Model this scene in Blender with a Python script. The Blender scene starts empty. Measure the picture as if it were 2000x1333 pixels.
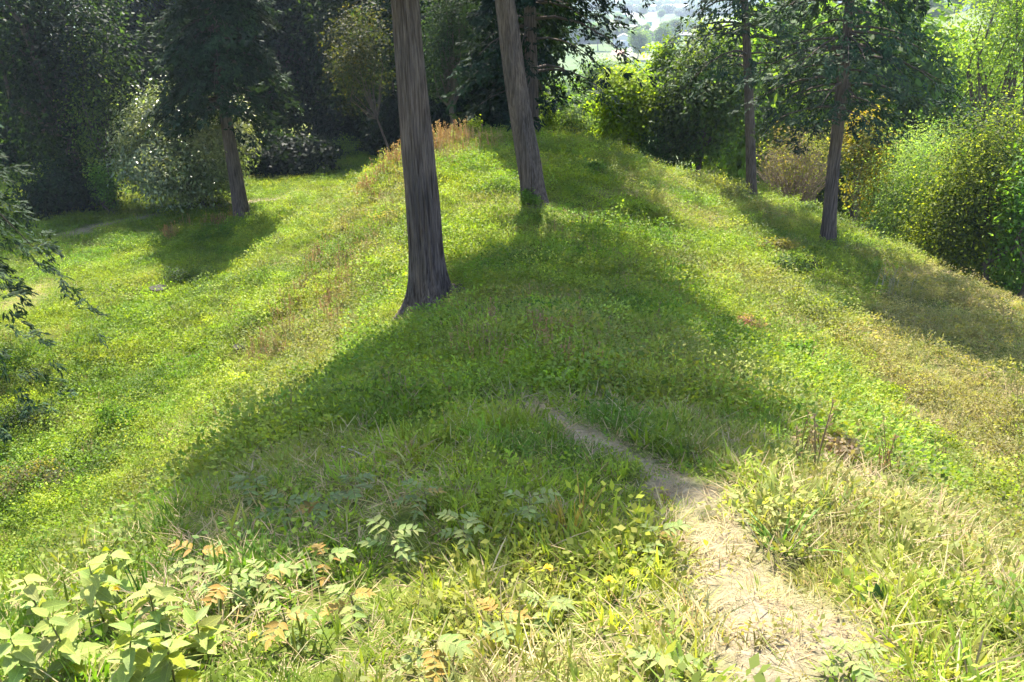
import bpy, math, random
import numpy as np
from mathutils import Vector, Matrix

# ------------------------------------------------------------------ camera, world, sun, exposure
sc = bpy.context.scene
COL = sc.collection
EYE = np.array([0.0, 0.0, 1.6])
PITCH = math.radians(23.0)
FPX = 1632.0                       # focal length in pixels of the 2000 px wide photograph
cam_d = bpy.data.cameras.new('camera')
cam_d.sensor_width = 36.0
cam_d.lens = 36.0 * FPX / 2000.0
cam_d.clip_start = 0.05
cam_d.clip_end = 20000
cam = bpy.data.objects.new('camera', cam_d)
COL.objects.link(cam)
cam.location = EYE
cam.rotation_euler = (math.pi / 2 - PITCH, 0, 0)
sc.camera = cam

SUN_EL, SUN_AZ = math.radians(56), math.radians(-9)     # azimuth from +Y towards +X
world = bpy.data.worlds.new('World'); sc.world = world
world.use_nodes = True
wn = world.node_tree
bg = wn.nodes['Background']
sky = wn.nodes.new('ShaderNodeTexSky')
sky.sky_type = 'NISHITA'; sky.sun_disc = False
sky.sun_elevation = SUN_EL; sky.sun_rotation = SUN_AZ
sky.air_density = 1.0; sky.dust_density = 1.2; sky.ozone_density = 1.0
wn.links.new(sky.outputs[0], bg.inputs[0])
bg.inputs[1].default_value = 0.13
sun_d = bpy.data.lights.new('sun', 'SUN')
sun_d.energy = 5.0; sun_d.angle = math.radians(0.5); sun_d.color = (1.0, 0.94, 0.82)
sun = bpy.data.objects.new('sun', sun_d); COL.objects.link(sun)
sdir = Vector((math.sin(SUN_AZ) * math.cos(SUN_EL), math.cos(SUN_AZ) * math.cos(SUN_EL), math.sin(SUN_EL)))
sun.rotation_euler = sdir.to_track_quat('Z', 'Y').to_euler()
sun.location = (0, 60, 60)
vs = sc.view_settings
vs.view_transform = 'Standard'; vs.look = 'None'; vs.gamma = 1.0; vs.exposure = 1.92
vs.use_curve_mapping = False
sc.render.engine = 'CYCLES'
cy = sc.cycles
cy.use_denoising = True
cy.use_adaptive_sampling = True; cy.adaptive_threshold = .02
cy.max_bounces = 5; cy.diffuse_bounces = 2; cy.glossy_bounces = 2; cy.transmission_bounces = 4
cy.transparent_max_bounces = 4; cy.volume_bounces = 0
cy.caustics_reflective = False; cy.caustics_refractive = False

# ------------------------------------------------------------------ numeric helpers
CP, SP = math.cos(PITCH), math.sin(PITCH)
def ray(px, py):
    a = (np.asarray(px, float) - 1000.0) / FPX
    b = (666.5 - np.asarray(py, float)) / FPX
    return np.stack([a, CP + SP * b, -SP + CP * b], -1)
def at(px, py, Y):
    d = ray(px, py); return EYE + d * (Y / d[..., 1])[..., None] if np.ndim(px) else EYE + d * (Y / d[1])
def project(P):
    Q = P - EYE
    dep = Q[:, 1] * CP - Q[:, 2] * SP
    up = Q[:, 1] * SP + Q[:, 2] * CP
    dep = np.where(np.abs(dep) < 1e-4, 1e-4, dep)
    return 1000 + FPX * Q[:, 0] / dep, 666.5 - FPX * up / dep, dep
def smooth(a, b, x):
    t = np.clip((x - a) / (b - a), 0, 1); return t * t * (3 - 2 * t)
def _h(i, j, s):
    n = (i.astype(np.int64) * 374761393 + j.astype(np.int64) * 668265263 + s * 974634777) & 0xffffffff
    n = ((n ^ (n >> 13)) * 1274126177) & 0xffffffff
    return ((n ^ (n >> 16)) & 0xffff) / 65535.0
def vnoise(x, y, s=0):
    x = np.asarray(x, float); y = np.asarray(y, float)
    i = np.floor(x); j = np.floor(y); u = x - i; v = y - j
    u = u * u * (3 - 2 * u); v = v * v * (3 - 2 * v)
    return (_h(i, j, s) * (1 - u) * (1 - v) + _h(i + 1, j, s) * u * (1 - v) + _h(i, j + 1, s) * (1 - u) * v + _h(i + 1, j + 1, s) * u * v)
def fbm(x, y, s=0, o=3):
    r = 0; a = 1; t = 0
    for k in range(o):
        r = r + a * vnoise(x * 2 ** k, y * 2 ** k, s + k * 17); t += a; a *= .5
    return r / t
def unit(v):
    return v / np.maximum(np.linalg.norm(v, axis=-1, keepdims=True), 1e-9)

# ------------------------------------------------------------------ the lie of the land (height function)
_yy = np.linspace(-40, 120, 1601)
def prof(ys, zs, sm=1.2):
    z = np.interp(_yy, ys, zs)
    k = int(sm / .1) * 2 + 1
    w = np.hanning(k + 2)[1:-1]; w /= w.sum()
    zp = np.pad(z, k // 2, mode='edge'); return np.convolve(zp, w, 'valid')
CREST = prof([-40, -8, -3, 0, 4, 8, 12, 16, 20, 24, 27, 30, 34, 40, 120], [-4, -1.2, -.1, 0, -.92, -1.88, -2.92, -3.38, -3.36, -3.1, -2.98, -3.25, -4.5, -6.4, -6.4])
WL = prof([-40, 0, 4, 6.5, 8.5, 12, 16, 20, 26, 30, 120], [3, 2.9, 2.2, 1.5, 1.15, .8, .8, 1.5, 2.5, 2.3, 2])
WR = prof([-40, 0, 4, 8, 12, 16, 20, 26, 30, 120], [3, 2.2, 1.9, 1.7, 1.6, 1.7, 2.2, 3.0, 2.6, 2])
AXIS = prof([-40, 0, 8, 14, 26, 120], [0, 0, .1, 0, -.4, -.4])
def ground_z(x, y):
    x = np.asarray(x, float); y = np.asarray(y, float)
    yi = np.clip(y, -39, 119)
    zc = np.interp(yi, _yy, CREST); wl = np.interp(yi, _yy, WL); wr = np.interp(yi, _yy, WR); xa = np.interp(yi, _yy, AXIS)
    d = x - xa
    left = d < 0; ad = np.abs(d)
    baseL = -7.0 - .012 * np.clip(-x - 9, 0, 40)
    baseR = -4.95 - .025 * np.clip(x - 7, 0, 30) - .035 * np.clip(y - 20, 0, 14)
    def flank(u):          # rounded brow, steep upper face, slackening towards the foot
        v = np.log1p(np.exp(np.clip(u * 14, -40, 40))) / 14; v = np.clip(v, 0, 1); return (1 - v) ** 1.7
    gl = flank((ad - wl - .45) / 7.8); gr = flank((ad - wr - .6) / 6.6)
    zl = baseL + (zc - baseL) * gl; zr = baseR + (zc - baseR) * gr
    z = np.where(left, zl, zr) - .02 * np.minimum(ad, 3) ** 2
    # edges where the hill falls away to the valley
    e1 = x - (9.7 + (32 - np.clip(y, -20, 60)) * .17)
    yb = 33.5 + 32 * smooth(-2, -14, x)
    e2 = y - yb
    e = np.maximum(e1, e2)
    e = np.where(e > -30, np.log1p(np.exp(np.clip(e, -30, 30) / .8)) * .8, 0) + np.where(e > 24, e - 24, 0)
    z = z - (25.5 + z * 0) * (1 - np.exp(-e * .5 / 25.5))
    r = np.hypot(x, y)
    # bumps
    amp = np.clip(1.2 - r / 120, 0, 1)
    z = z + amp * ((fbm(x * .45, y * .45, 3) - .5) * .30 + (fbm(x * 1.7, y * 1.7, 9) - .5) * .12)
    # wooded hillside across the valley on the right
    z = z + 31 * np.exp(-(((x - 150) / 75) ** 2 + ((y - 230) / 90) ** 2)) + 14 * np.exp(-(((x - 75) / 40) ** 2 + ((y - 150) / 60) ** 2))
    # far hills beyond the plain
    hill = smooth(1250, 3200, r) * (25 + 60 * fbm(x / 700., y / 700., 31, 3))
    z = z + hill + smooth(400, 1200, r) * (fbm(x / 160., y / 160., 5) - .5) * 3
    return z
_T = np.geomspace(1.0, 6000, 900)
def hit(px, py):
    d = ray(px, py); lo, hi = None, None
    Q = EYE + d * _T[:, None]; below = Q[:, 2] <= ground_z(Q[:, 0], Q[:, 1])
    if not below.any(): q = EYE + d * 6000; return np.array([q[0], q[1], float(ground_z(q[0], q[1]))])
    k = max(int(np.argmax(below)), 1); lo, hi = _T[k - 1], _T[k]
    for _ in range(3):
        tt = np.linspace(lo, hi, 33); Q = EYE + d * tt[:, None]; bl = Q[:, 2] <= ground_z(Q[:, 0], Q[:, 1]); bl[-1] = True
        k = max(int(np.argmax(bl)), 1); lo, hi = tt[k - 1], tt[k]
    q = EYE + d * hi
    return np.array([q[0], q[1], float(ground_z(q[0], q[1]))])
def on(x, y): return np.array([x, y, float(ground_z(x, y))])
def in_poly(x, y, poly):
    c = np.zeros(np.shape(x), bool); n = len(poly)
    for i in range(n):
        x1, y1 = poly[i]; x2, y2 = poly[(i + 1) % n]
        c ^= ((y1 > y) != (y2 > y)) & (x < (x2 - x1) * (y - y1) / ((y2 - y1) or 1e-9) + x1)
    return c
def seg_dist(x, y, pts, rad):
    best = np.full(np.shape(x), 9.0)
    for (a, b, ra, rb) in zip(pts[:-1], pts[1:], rad[:-1], rad[1:]):
        vx, vy = b[0] - a[0], b[1] - a[1]
        t = np.clip(((x - a[0]) * vx + (y - a[1]) * vy) / (vx * vx + vy * vy + 1e-9), 0, 1)
        dd = np.hypot(x - a[0] - t * vx, y - a[1] - t * vy) / (ra + (rb - ra) * t)
        best = np.minimum(best, dd)
    return best
# trodden path along the ridge, and the earth path on the low field at the left
_pp = [(1560, 1400), (1500, 1230), (1430, 1090), (1350, 985), (1270, 910), (1130, 850), (1060, 795), (1005, 745), (975, 700)]
PATH = [hit(*p)[:2] for p in _pp]; PATH_R = [.34, .30, .18, .14, .06, .15, .12, .09, .04]
_fp = [(140, 455), (230, 432), (330, 418), (430, 402), (545, 388), (640, 372)]
FPATH = [hit(*p)[:2] for p in _fp[:5]]; FPATH.append(FPATH[-1] + np.array([4.0, 1.5])); FPATH_R = [.45, .45, .4, .35, .4, .4]
def path_mask(x, y):
    n = (fbm(x * 3.2, y * 3.2, 77) - .5) * 1.5
    a = 1 - smooth(.65, 1.25, seg_dist(x, y, PATH, PATH_R) + n)
    b = 1 - smooth(.7, 1.2, seg_dist(x, y, FPATH, FPATH_R) + n * .6)
    return np.maximum(a, b)

# ------------------------------------------------------------------ materials
def mat(name):
    m = bpy.data.materials.new(name); m.use_nodes = True
    nt = m.node_tree; nt.nodes.clear()
    out = nt.nodes.new('ShaderNodeOutputMaterial')
    return m, nt, out
def N(nt, typ, **kw):
    n = nt.nodes.new(typ)
    for k, v in kw.items():
        if k.startswith('i_'):
            key = k[2:].replace('_', ' ')
            n.inputs[int(key) if key.isdigit() else key].default_value = v
        else: setattr(n, k, v)
    return n
def ramp(nt, stops):
    r = nt.nodes.new('ShaderNodeValToRGB'); el = r.color_ramp.elements
    while len(el) < len(stops): el.new(.5)
    for e, (p, c) in zip(el, stops): e.position = p; e.color = (*c, 1)
    return r
def leaf_mat(name, attr='GEOMETRY', rough=.45, spec=.35, trans=.4, tcol=(1.5, 1.55, .55)):
    """thin leaf: reflects its own colour, lets warmer green light through"""
    m, nt, out = mat(name)
    a = N(nt, 'ShaderNodeAttribute', attribute_name='tint', attribute_type=attr)
    p = N(nt, 'ShaderNodeBsdfPrincipled'); p.inputs['Roughness'].default_value = rough
    p.inputs['Specular IOR Level'].default_value = spec
    nt.links.new(a.outputs['Color'], p.inputs['Base Color'])
    mx = N(nt, 'ShaderNodeMix', data_type='RGBA', blend_type='MULTIPLY'); mx.inputs[0].default_value = 1
    mx.inputs[7].default_value = (*tcol, 1)
    nt.links.new(a.outputs['Color'], mx.inputs[6])
    t = N(nt, 'ShaderNodeBsdfTranslucent'); nt.links.new(mx.outputs[2], t.inputs[0])
    s = N(nt, 'ShaderNodeMixShader'); s.inputs[0].default_value = trans
    nt.links.new(p.outputs[0], s.inputs[1]); nt.links.new(t.outputs[0], s.inputs[2])
    nt.links.new(s.outputs[0], out.inputs[0])
    return m
def plain_mat(name, c1, c2, scale=8, rough=.8, spec=.3, bump=.0, stretch=(1, 1, 1)):
    m, nt, out = mat(name)
    tc = N(nt, 'ShaderNodeTexCoord'); mp = N(nt, 'ShaderNodeMapping'); mp.inputs['Scale'].default_value = stretch
    nt.links.new(tc.outputs['Object'], mp.inputs[0])
    nz = N(nt, 'ShaderNodeTexNoise'); nz.inputs['Scale'].default_value = scale; nz.inputs['Detail'].default_value = 6; nz.inputs['Roughness'].default_value = .65
    nt.links.new(mp.outputs[0], nz.inputs[0])
    r = ramp(nt, [(.3, c1), (.7, c2)]); nt.links.new(nz.outputs[0], r.inputs[0])
    p = N(nt, 'ShaderNodeBsdfPrincipled'); p.inputs['Roughness'].default_value = rough; p.inputs['Specular IOR Level'].default_value = spec
    nt.links.new(r.outputs[0], p.inputs['Base Color'])
    if bump:
        b = N(nt, 'ShaderNodeBump'); b.inputs['Strength'].default_value = 1; b.inputs['Distance'].default_value = bump
        nt.links.new(nz.outputs[0], b.inputs['Height']); nt.links.new(b.outputs[0], p.inputs['Normal'])
    nt.links.new(p.outputs[0], out.inputs[0])
    return m
M = {}
def bark_mat():
    m, nt, out = mat('fibrous_bark'); tc = N(nt, 'ShaderNodeTexCoord')
    def nz(scale, st, rough=.65):
        mp = N(nt, 'ShaderNodeMapping'); mp.inputs['Scale'].default_value = st; nt.links.new(tc.outputs['Object'], mp.inputs[0])
        n = N(nt, 'ShaderNodeTexNoise'); n.inputs['Scale'].default_value = scale; n.inputs['Detail'].default_value = 7; n.inputs['Roughness'].default_value = rough; n.inputs['Distortion'].default_value = .4
        nt.links.new(mp.outputs[0], n.inputs[0]); return n.outputs[0]
    fib, fur, pat = nz(16, (3.2, 3.2, .12)), nz(13, (3.0, 3.0, .10), .5), nz(1.3, (1.5, 1.5, .5))
    r1 = ramp(nt, [(.3, (.095, .072, .064)), (.7, (.30, .25, .23))]); nt.links.new(fib, r1.inputs[0])
    r2 = ramp(nt, [(.36, (.42, .39, .37)), (.52, (.85, .85, .85)), (.7, (1.05, 1.02, 1.0))]); nt.links.new(fur, r2.inputs[0])
    r3 = ramp(nt, [(.35, (.62, .60, .62)), (.65, (1.1, .98, .9))]); nt.links.new(pat, r3.inputs[0])
    a = N(nt, 'ShaderNodeMix', data_type='RGBA', blend_type='MULTIPLY'); a.inputs[0].default_value = 1; nt.links.new(r1.outputs[0], a.inputs[6]); nt.links.new(r2.outputs[0], a.inputs[7])
    c = N(nt, 'ShaderNodeMix', data_type='RGBA', blend_type='MULTIPLY'); c.inputs[0].default_value = 1; nt.links.new(a.outputs[2], c.inputs[6]); nt.links.new(r3.outputs[0], c.inputs[7])
    p = N(nt, 'ShaderNodeBsdfPrincipled'); p.inputs['Roughness'].default_value = .92; p.inputs['Specular IOR Level'].default_value = .12
    nt.links.new(c.outputs[2], p.inputs['Base Color'])
    ad = N(nt, 'ShaderNodeMath', operation='MULTIPLY_ADD'); ad.inputs[1].default_value = .4; nt.links.new(fib, ad.inputs[0]); nt.links.new(fur, ad.inputs[2])
    b = N(nt, 'ShaderNodeBump'); b.inputs['Strength'].default_value = 1; b.inputs['Distance'].default_value = .06; nt.links.new(ad.outputs[0], b.inputs['Height']); nt.links.new(b.outputs[0], p.inputs['Normal'])
    nt.links.new(p.outputs[0], out.inputs[0]); return m
M['bark'] = bark_mat()
M['bark_dark'] = plain_mat('dark_bark', (.05, .038, .032), (.15, .115, .095), 7, .9, .15, .02, (2.5, 2.5, .3))
M['bark_grey'] = plain_mat('grey_bark', (.11, .09, .07), (.24, .20, .16), 6, .85, .2, .01, (2, 2, .6))
M['leaf'] = leaf_mat('broad_leaf', rough=.55, spec=.15, trans=.55, tcol=(1.9, 1.95, .5))
M['needle'] = leaf_mat('conifer_spray', rough=.7, spec=.12, trans=.22, tcol=(1.3, 1.4, .6))
M['gloss'] = leaf_mat('glossy_leaf', rough=.32, spec=.55, trans=.35)
M['grass'] = leaf_mat('grass_blade', 'INSTANCER', rough=.55, spec=.18, trans=.42)
M['straw'] = leaf_mat('dry_straw_blade', 'INSTANCER', rough=.7, spec=.2, trans=.3, tcol=(1.2, 1.1, .8))
M['twig'] = plain_mat('pale_twig', (.22, .18, .14), (.42, .36, .29), 20, .8, .2)

# ground: turf thatch and soil with moss and straw, trodden straw on the path, woodland floor, far fields
gm, nt, out = mat('ground_turf')
pa = N(nt, 'ShaderNodeAttribute', attribute_name='path'); fa = N(nt, 'ShaderNodeAttribute', attribute_name='far')
tc = N(nt, 'ShaderNodeTexCoord')
n1 = N(nt, 'ShaderNodeTexNoise'); n1.inputs['Scale'].default_value = .9; n1.inputs['Detail'].default_value = 8; n1.inputs['Roughness'].default_value = .7
n2 = N(nt, 'ShaderNodeTexNoise'); n2.inputs['Scale'].default_value = 26; n2.inputs['Detail'].default_value = 8; n2.inputs['Roughness'].default_value = .75
n3 = N(nt, 'ShaderNodeTexNoise'); n3.inputs['Scale'].default_value = .012; n3.inputs['Detail'].default_value = 7; n3.inputs['Roughness'].default_value = .65
for n in (n1, n2, n3): nt.links.new(tc.outputs['Object'], n.inputs[0])
r1 = ramp(nt, [(.30, (.10, .15, .025)), (.5, (.15, .19, .035)), (.68, (.24, .22, .08))]); nt.links.new(n1.outputs[0], r1.inputs[0])
r2 = ramp(nt, [(.3, (.35, .33, .28)), (.72, (1.15, 1.15, 1.1))]); nt.links.new(n2.outputs[0], r2.inputs[0])
mu = N(nt, 'ShaderNodeMix', data_type='RGBA', blend_type='MULTIPLY'); mu.inputs[0].default_value = 1
nt.links.new(r1.outputs[0], mu.inputs[6]); nt.links.new(r2.outputs[0], mu.inputs[7])
rp = ramp(nt, [(.25, (.13, .10, .065)), (.5, (.28, .225, .15)), (.75, (.44, .365, .26))]); nt.links.new(n2.outputs[0], rp.inputs[0])
mp_ = N(nt, 'ShaderNodeMix', data_type='RGBA'); nt.links.new(pa.outputs['Fac'], mp_.inputs[0])
nt.links.new(mu.outputs[2], mp_.inputs[6]); nt.links.new(rp.outputs[0], mp_.inputs[7])
rf = ramp(nt, [(.3, (.05, .085, .03)), (.45, (.08, .125, .04)), (.55, (.13, .16, .07)), (.7, (.18, .17, .10))]); nt.links.new(n3.outputs[0], rf.inputs[0])
mf = N(nt, 'ShaderNodeMix', data_type='RGBA'); nt.links.new(fa.outputs['Fac'], mf.inputs[0])
nt.links.new(mp_.outputs[2], mf.inputs[6]); nt.links.new(rf.outputs[0], mf.inputs[7])
p = N(nt, 'ShaderNodeBsdfPrincipled'); p.inputs['Roughness'].default_value = .95; p.inputs['Specular IOR Level'].default_value = .1
b = N(nt, 'ShaderNodeBump'); b.inputs['Strength'].default_value = .8; b.inputs['Distance'].default_value = .03
nt.links.new(n2.outputs[0], b.inputs['Height']); nt.links.new(b.outputs[0], p.inputs['Normal'])
nt.links.new(mf.outputs[2], p.inputs['Base Color']); nt.links.new(p.outputs[0], out.inputs[0])
M['ground'] = gm

# ------------------------------------------------------------------ mesh helpers
def mesh(name, V, F, material, tint=None, smooth_=False):
    """V (n,3); F (m,3) or (m,4); tint (m,3) per face"""
    V = np.asarray(V, np.float32); F = np.asarray(F, np.int32)
    me = bpy.data.meshes.new(name); k = F.shape[1]
    me.vertices.add(len(V)); me.vertices.foreach_set('co', V.ravel())
    me.loops.add(F.size); me.loops.foreach_set('vertex_index', F.ravel())
    me.polygons.add(len(F))
    me.polygons.foreach_set('loop_start', np.arange(0, F.size, k, dtype=np.int32))
    me.polygons.foreach_set('loop_total', np.full(len(F), k, np.int32))
    if smooth_: me.polygons.foreach_set('use_smooth', np.ones(len(F), bool))
    me.update(calc_edges=True)
    if tint is not None:
        a = me.attributes.new('tint', 'FLOAT_COLOR', 'FACE')
        a.data.foreach_set('color', np.concatenate([tint, np.ones((len(F), 1))], 1).astype(np.float32).ravel())
    me.materials.append(material)
    return me
def obj(name, me, parent=None, loc=None):
    o = bpy.data.objects.new(name, me); COL.objects.link(o)
    if parent is not None: o.parent = parent
    if loc is not None: o.location = Vector([float(c) for c in loc])
    return o
def tag(o, label=None, cat=None, group=None, kind=None):
    if label: o['label'] = label
    if cat: o['category'] = cat
    if group: o['group'] = group
    if kind: o['kind'] = kind
    return o
def thing(name, label, cat, loc, group=None, rotz=0):
    o = obj(name, None, None, loc); o.rotation_euler.z = rotz; o.empty_display_size = .3
    return tag(o, label, cat, group)
def tube(path, rad, seg=8, cap=True):
    """quads of a tapering tube along path"""
    P = np.asarray(path, float); R = np.asarray(rad, float); n = len(P)
    T = unit(np.gradient(P, axis=0)); ref = np.array([0, 0, 1.0]) if abs(T[0][2]) < .8 else np.array([0, 1.0, 0])
    U = unit(np.cross(np.broadcast_to(ref, T.shape), T)); W = np.cross(T, U)
    a = np.linspace(0, 2 * math.pi, seg, endpoint=False)
    V = P[:, None] + R[:, None, None] * (np.cos(a)[None, :, None] * U[:, None] + np.sin(a)[None, :, None] * W[:, None])
    i = np.arange(n - 1)[:, None] * seg; j = np.arange(seg)[None]; j2 = (j + 1) % seg
    F = np.stack([i + j, i + j2, i + seg + j2, i + seg + j], -1).reshape(-1, 4)
    return V.reshape(-1, 3), F
def join(parts):
    Vs, Fs, o = [], [], 0
    for V, F in parts:
        Vs.append(V); Fs.append(F + o); o += len(V)
    return np.concatenate(Vs), np.concatenate(Fs)
def leaves(P, A, Nn, L, W):
    """rhombic leaves: base P, axis A, normal Nn; a quad each"""
    A = unit(A); B = unit(np.cross(Nn, A)); U = np.cross(A, B)
    L = L[:, None]; W = W[:, None]
    V = np.stack([P, P + A * L * .45 + B * W * .5, P + A * L - U * L * .12, P + A * L * .45 - B * W * .5], 1)
    F = np.arange(len(P) * 4).reshape(-1, 4)
    return V.reshape(-1, 3), F
def rs(seed): return np.random.RandomState(seed)
def vary(r, base, n, dv=.25, dh=.12):
    base = np.asarray(base, float)
    c = base[None] * (1 + dv * r.randn(n, 1)).clip(.35, 1.9)
    return (c * (1 + dh * r.randn(n, 3))).clip(.004, .8)

# ------------------------------------------------------------------ ground sheet
def axis_coords(near, step0, grow, far, k):
    c = [0.0]; s = step0
    while c[-1] < far:
        s = step0 if c[-1] < near else s * grow
        c.append(c[-1] + s)
    return np.array(c)
xp = axis_coords(9, .13, 1.045, 7000, 0)
xs = np.concatenate([-xp[:0:-1], xp])
yp = axis_coords(12, .12, 1.022, 9000, 0)
yn = axis_coords(2, .4, 1.25, 500, 0)
ys = np.concatenate([-yn[:0:-1], yp])
X, Y = np.meshgrid(xs, ys)
Z = ground_z(X, Y)
nx, ny = len(xs), len(ys)
idx = np.arange(nx * ny).reshape(ny, nx)
F = np.stack([idx[:-1, :-1], idx[:-1, 1:], idx[1:, 1:], idx[1:, :-1]], -1).reshape(-1, 4)
gme = mesh('ground', np.stack([X, Y, Z], -1).reshape(-1, 3), F, M['ground'], smooth_=True)
pm = np.clip(path_mask(X.ravel(), Y.ravel()) * (.35 + 1.0 * fbm(X.ravel() * 6, Y.ravel() * 6, 88)), 0, 1)
for nm, val in (('path', pm), ('far', smooth(40, 110, np.hypot(X, Y).ravel()))):
    a = gme.attributes.new(nm, 'FLOAT', 'POINT'); a.data.foreach_set('value', val.astype(np.float32))
tag(obj('ground', gme), 'grassy burial mound ridge, low field and valley floor', kind='structure')
print('ground verts', nx * ny)

# ------------------------------------------------------------------ trees
def trunk_geo(axis, rad, seed, seg=24, rings=60, ridge=.05, flare=.5, flare_h=.5, lobes=5):
    """axis: list of points from the root upwards; rad: radii at those points; fibrous vertical ridges and root flare"""
    r = rs(seed); A = np.asarray(axis, float); R = np.asarray(rad, float)
    d = np.concatenate([[0], np.cumsum(np.linalg.norm(np.diff(A, axis=0), axis=1))])
    t = np.concatenate([np.linspace(0, .12, rings // 3, endpoint=False), np.linspace(.12, 1, rings - rings // 3)]) * d[-1]
    P = np.stack([np.interp(t, d, A[:, k]) for k in range(3)], 1)
    for _ in range(3): P[1:-1] = (P[:-2] + 2 * P[1:-1] + P[2:]) / 4
    rr = np.interp(t, d, R)
    a = np.linspace(0, 2 * math.pi, seg, endpoint=False)
    ph = r.uniform(0, 6.28, 4)
    lob = .5 + .5 * np.cos(lobes * a[None] + ph[0] + .6 * np.sin(a[None] * 2 + ph[1]))
    fl = np.exp(-np.maximum(t - .1, 0) / flare_h)[:, None]
    twist = t[:, None] * .05
    rid = vnoise((a[None] + twist) * seg / 6.28 * .55, t[:, None] * .5, seed) - .5 + .6 * (vnoise((a[None] + twist) * seg / 6.28 * .9, t[:, None] * 1.3, seed + 5) - .5)
    big = .06 * np.sin(2 * a[None] + ph[2] + t[:, None] * .2) + .04 * np.sin(3 * a[None] + ph[3] - t[:, None] * .3)
    rad2 = rr[:, None] * (1 + flare * fl * (.45 + .9 * lob) + big + ridge * 2 * rid)
    V = P[:, None] + np.stack([np.cos(a)[None] * rad2, np.sin(a)[None] * rad2, np.zeros_like(rad2)], -1)
    n = len(t); i = np.arange(n - 1)[:, None] * seg; j = np.arange(seg)[None]; j2 = (j + 1) % seg
    Fq = np.stack([i + j, i + j2, i + seg + j2, i + seg + j], -1).reshape(-1, 4)
    return V.reshape(-1, 3), Fq
def conifer_crown(axis, z0, z1, R, seed, nb=110, per=16, q=9, lsize=.13, col=(.035, .065, .028), droop=.55, rise=.25, power=.75, side=(0, 0), lower=.0, stub=0.22, lw=.42):
    """boughs round the stem carrying flat hanging sprays; axis(z)->xy. Returns leaf geometry, tint, limb tubes"""
    r = rs(seed)
    u = r.rand(nb) ** .85; h = z0 + (z1 - z0) * u
    az = np.arange(nb) * 2.39996 + r.uniform(-.5, .5, nb)
    Rb = R * (np.clip(1 - u, 0, 1) ** power * (1 - lower * (1 - smooth(0, .25, u))) + .04) * r.uniform(.62, 1.12, nb)
    dirs = np.stack([np.cos(az), np.sin(az), 0 * az], 1); per_ = np.stack([-np.sin(az), np.cos(az), 0 * az], 1)
    Rb = Rb * (1 + dirs[:, 0] * side[0] + dirs[:, 1] * side[1])
    ax = np.stack([axis(hh) for hh in h])
    n = nb * per; bi = np.repeat(np.arange(nb), per)
    s = np.sqrt(r.uniform(stub ** 2, 1, n))
    lat = (r.rand(n) - .5) * 1.15 * Rb[bi] * (s * (1.25 - s)) * 1.3
    dro = droop * r.uniform(.7, 1.3, nb)
    Pz = h[bi] + Rb[bi] * (rise * s - dro[bi] * s * s) - np.abs(lat) * .22 + r.randn(n) * .05
    P = np.concatenate([ax[bi] + dirs[bi, :2] * (Rb[bi] * s)[:, None] + per_[bi, :2] * lat[:, None], Pz[:, None]], 1)
    sp_a = dirs[bi] * r.uniform(.3, 1, (n, 1)) + per_[bi] * (np.sign(lat) * r.uniform(.1, .7, n))[:, None] + np.array([0, 0, -1.]) * r.uniform(.05, .9, (n, 1)) + r.randn(n, 3) * .2
    sp_a = unit(sp_a); sp_n = unit(np.array([0, 0, 1.]) + dirs[bi] * .5 + r.randn(n, 3) * .45); sp_b = unit(np.cross(sp_n, sp_a)); sp_n = np.cross(sp_a, sp_b)
    m = n * q; si = np.repeat(np.arange(n), q)
    o = r.rand(m) * 2.0 * lsize; th = (r.rand(m) - .5) * 2.1
    dirl = np.cos(th)[:, None] * sp_a[si] + np.sin(th)[:, None] * sp_b[si] + r.randn(m, 3) * .14
    PP = P[si] + sp_a[si] * o[:, None] + sp_b[si] * (r.randn(m, 1) * lsize * .35)
    V, Fq = leaves(PP, dirl, sp_n[si] + r.randn(m, 3) * .25, lsize * r.uniform(.7, 1.4, m), lsize * lw * r.uniform(.7, 1.3, m))
    bt = vary(r, col, nb, .15, .06)[bi][si]
    tint = (bt * (1 + .22 * r.randn(m, 1)).clip(.4, 1.8)).clip(.003, .6)
    limbs = []
    for k in range(nb):
        ss = np.linspace(0, .85, 5)
        pth = np.stack([ax[k, 0] + dirs[k, 0] * Rb[k] * ss, ax[k, 1] + dirs[k, 1] * Rb[k] * ss, h[k] + Rb[k] * (rise * ss - dro[k] * ss * ss)], 1)
        limbs.append(tube(pth, np.linspace(.016 + .012 * Rb[k], .005, 5), 4))
    return V, Fq, tint, limbs
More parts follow.
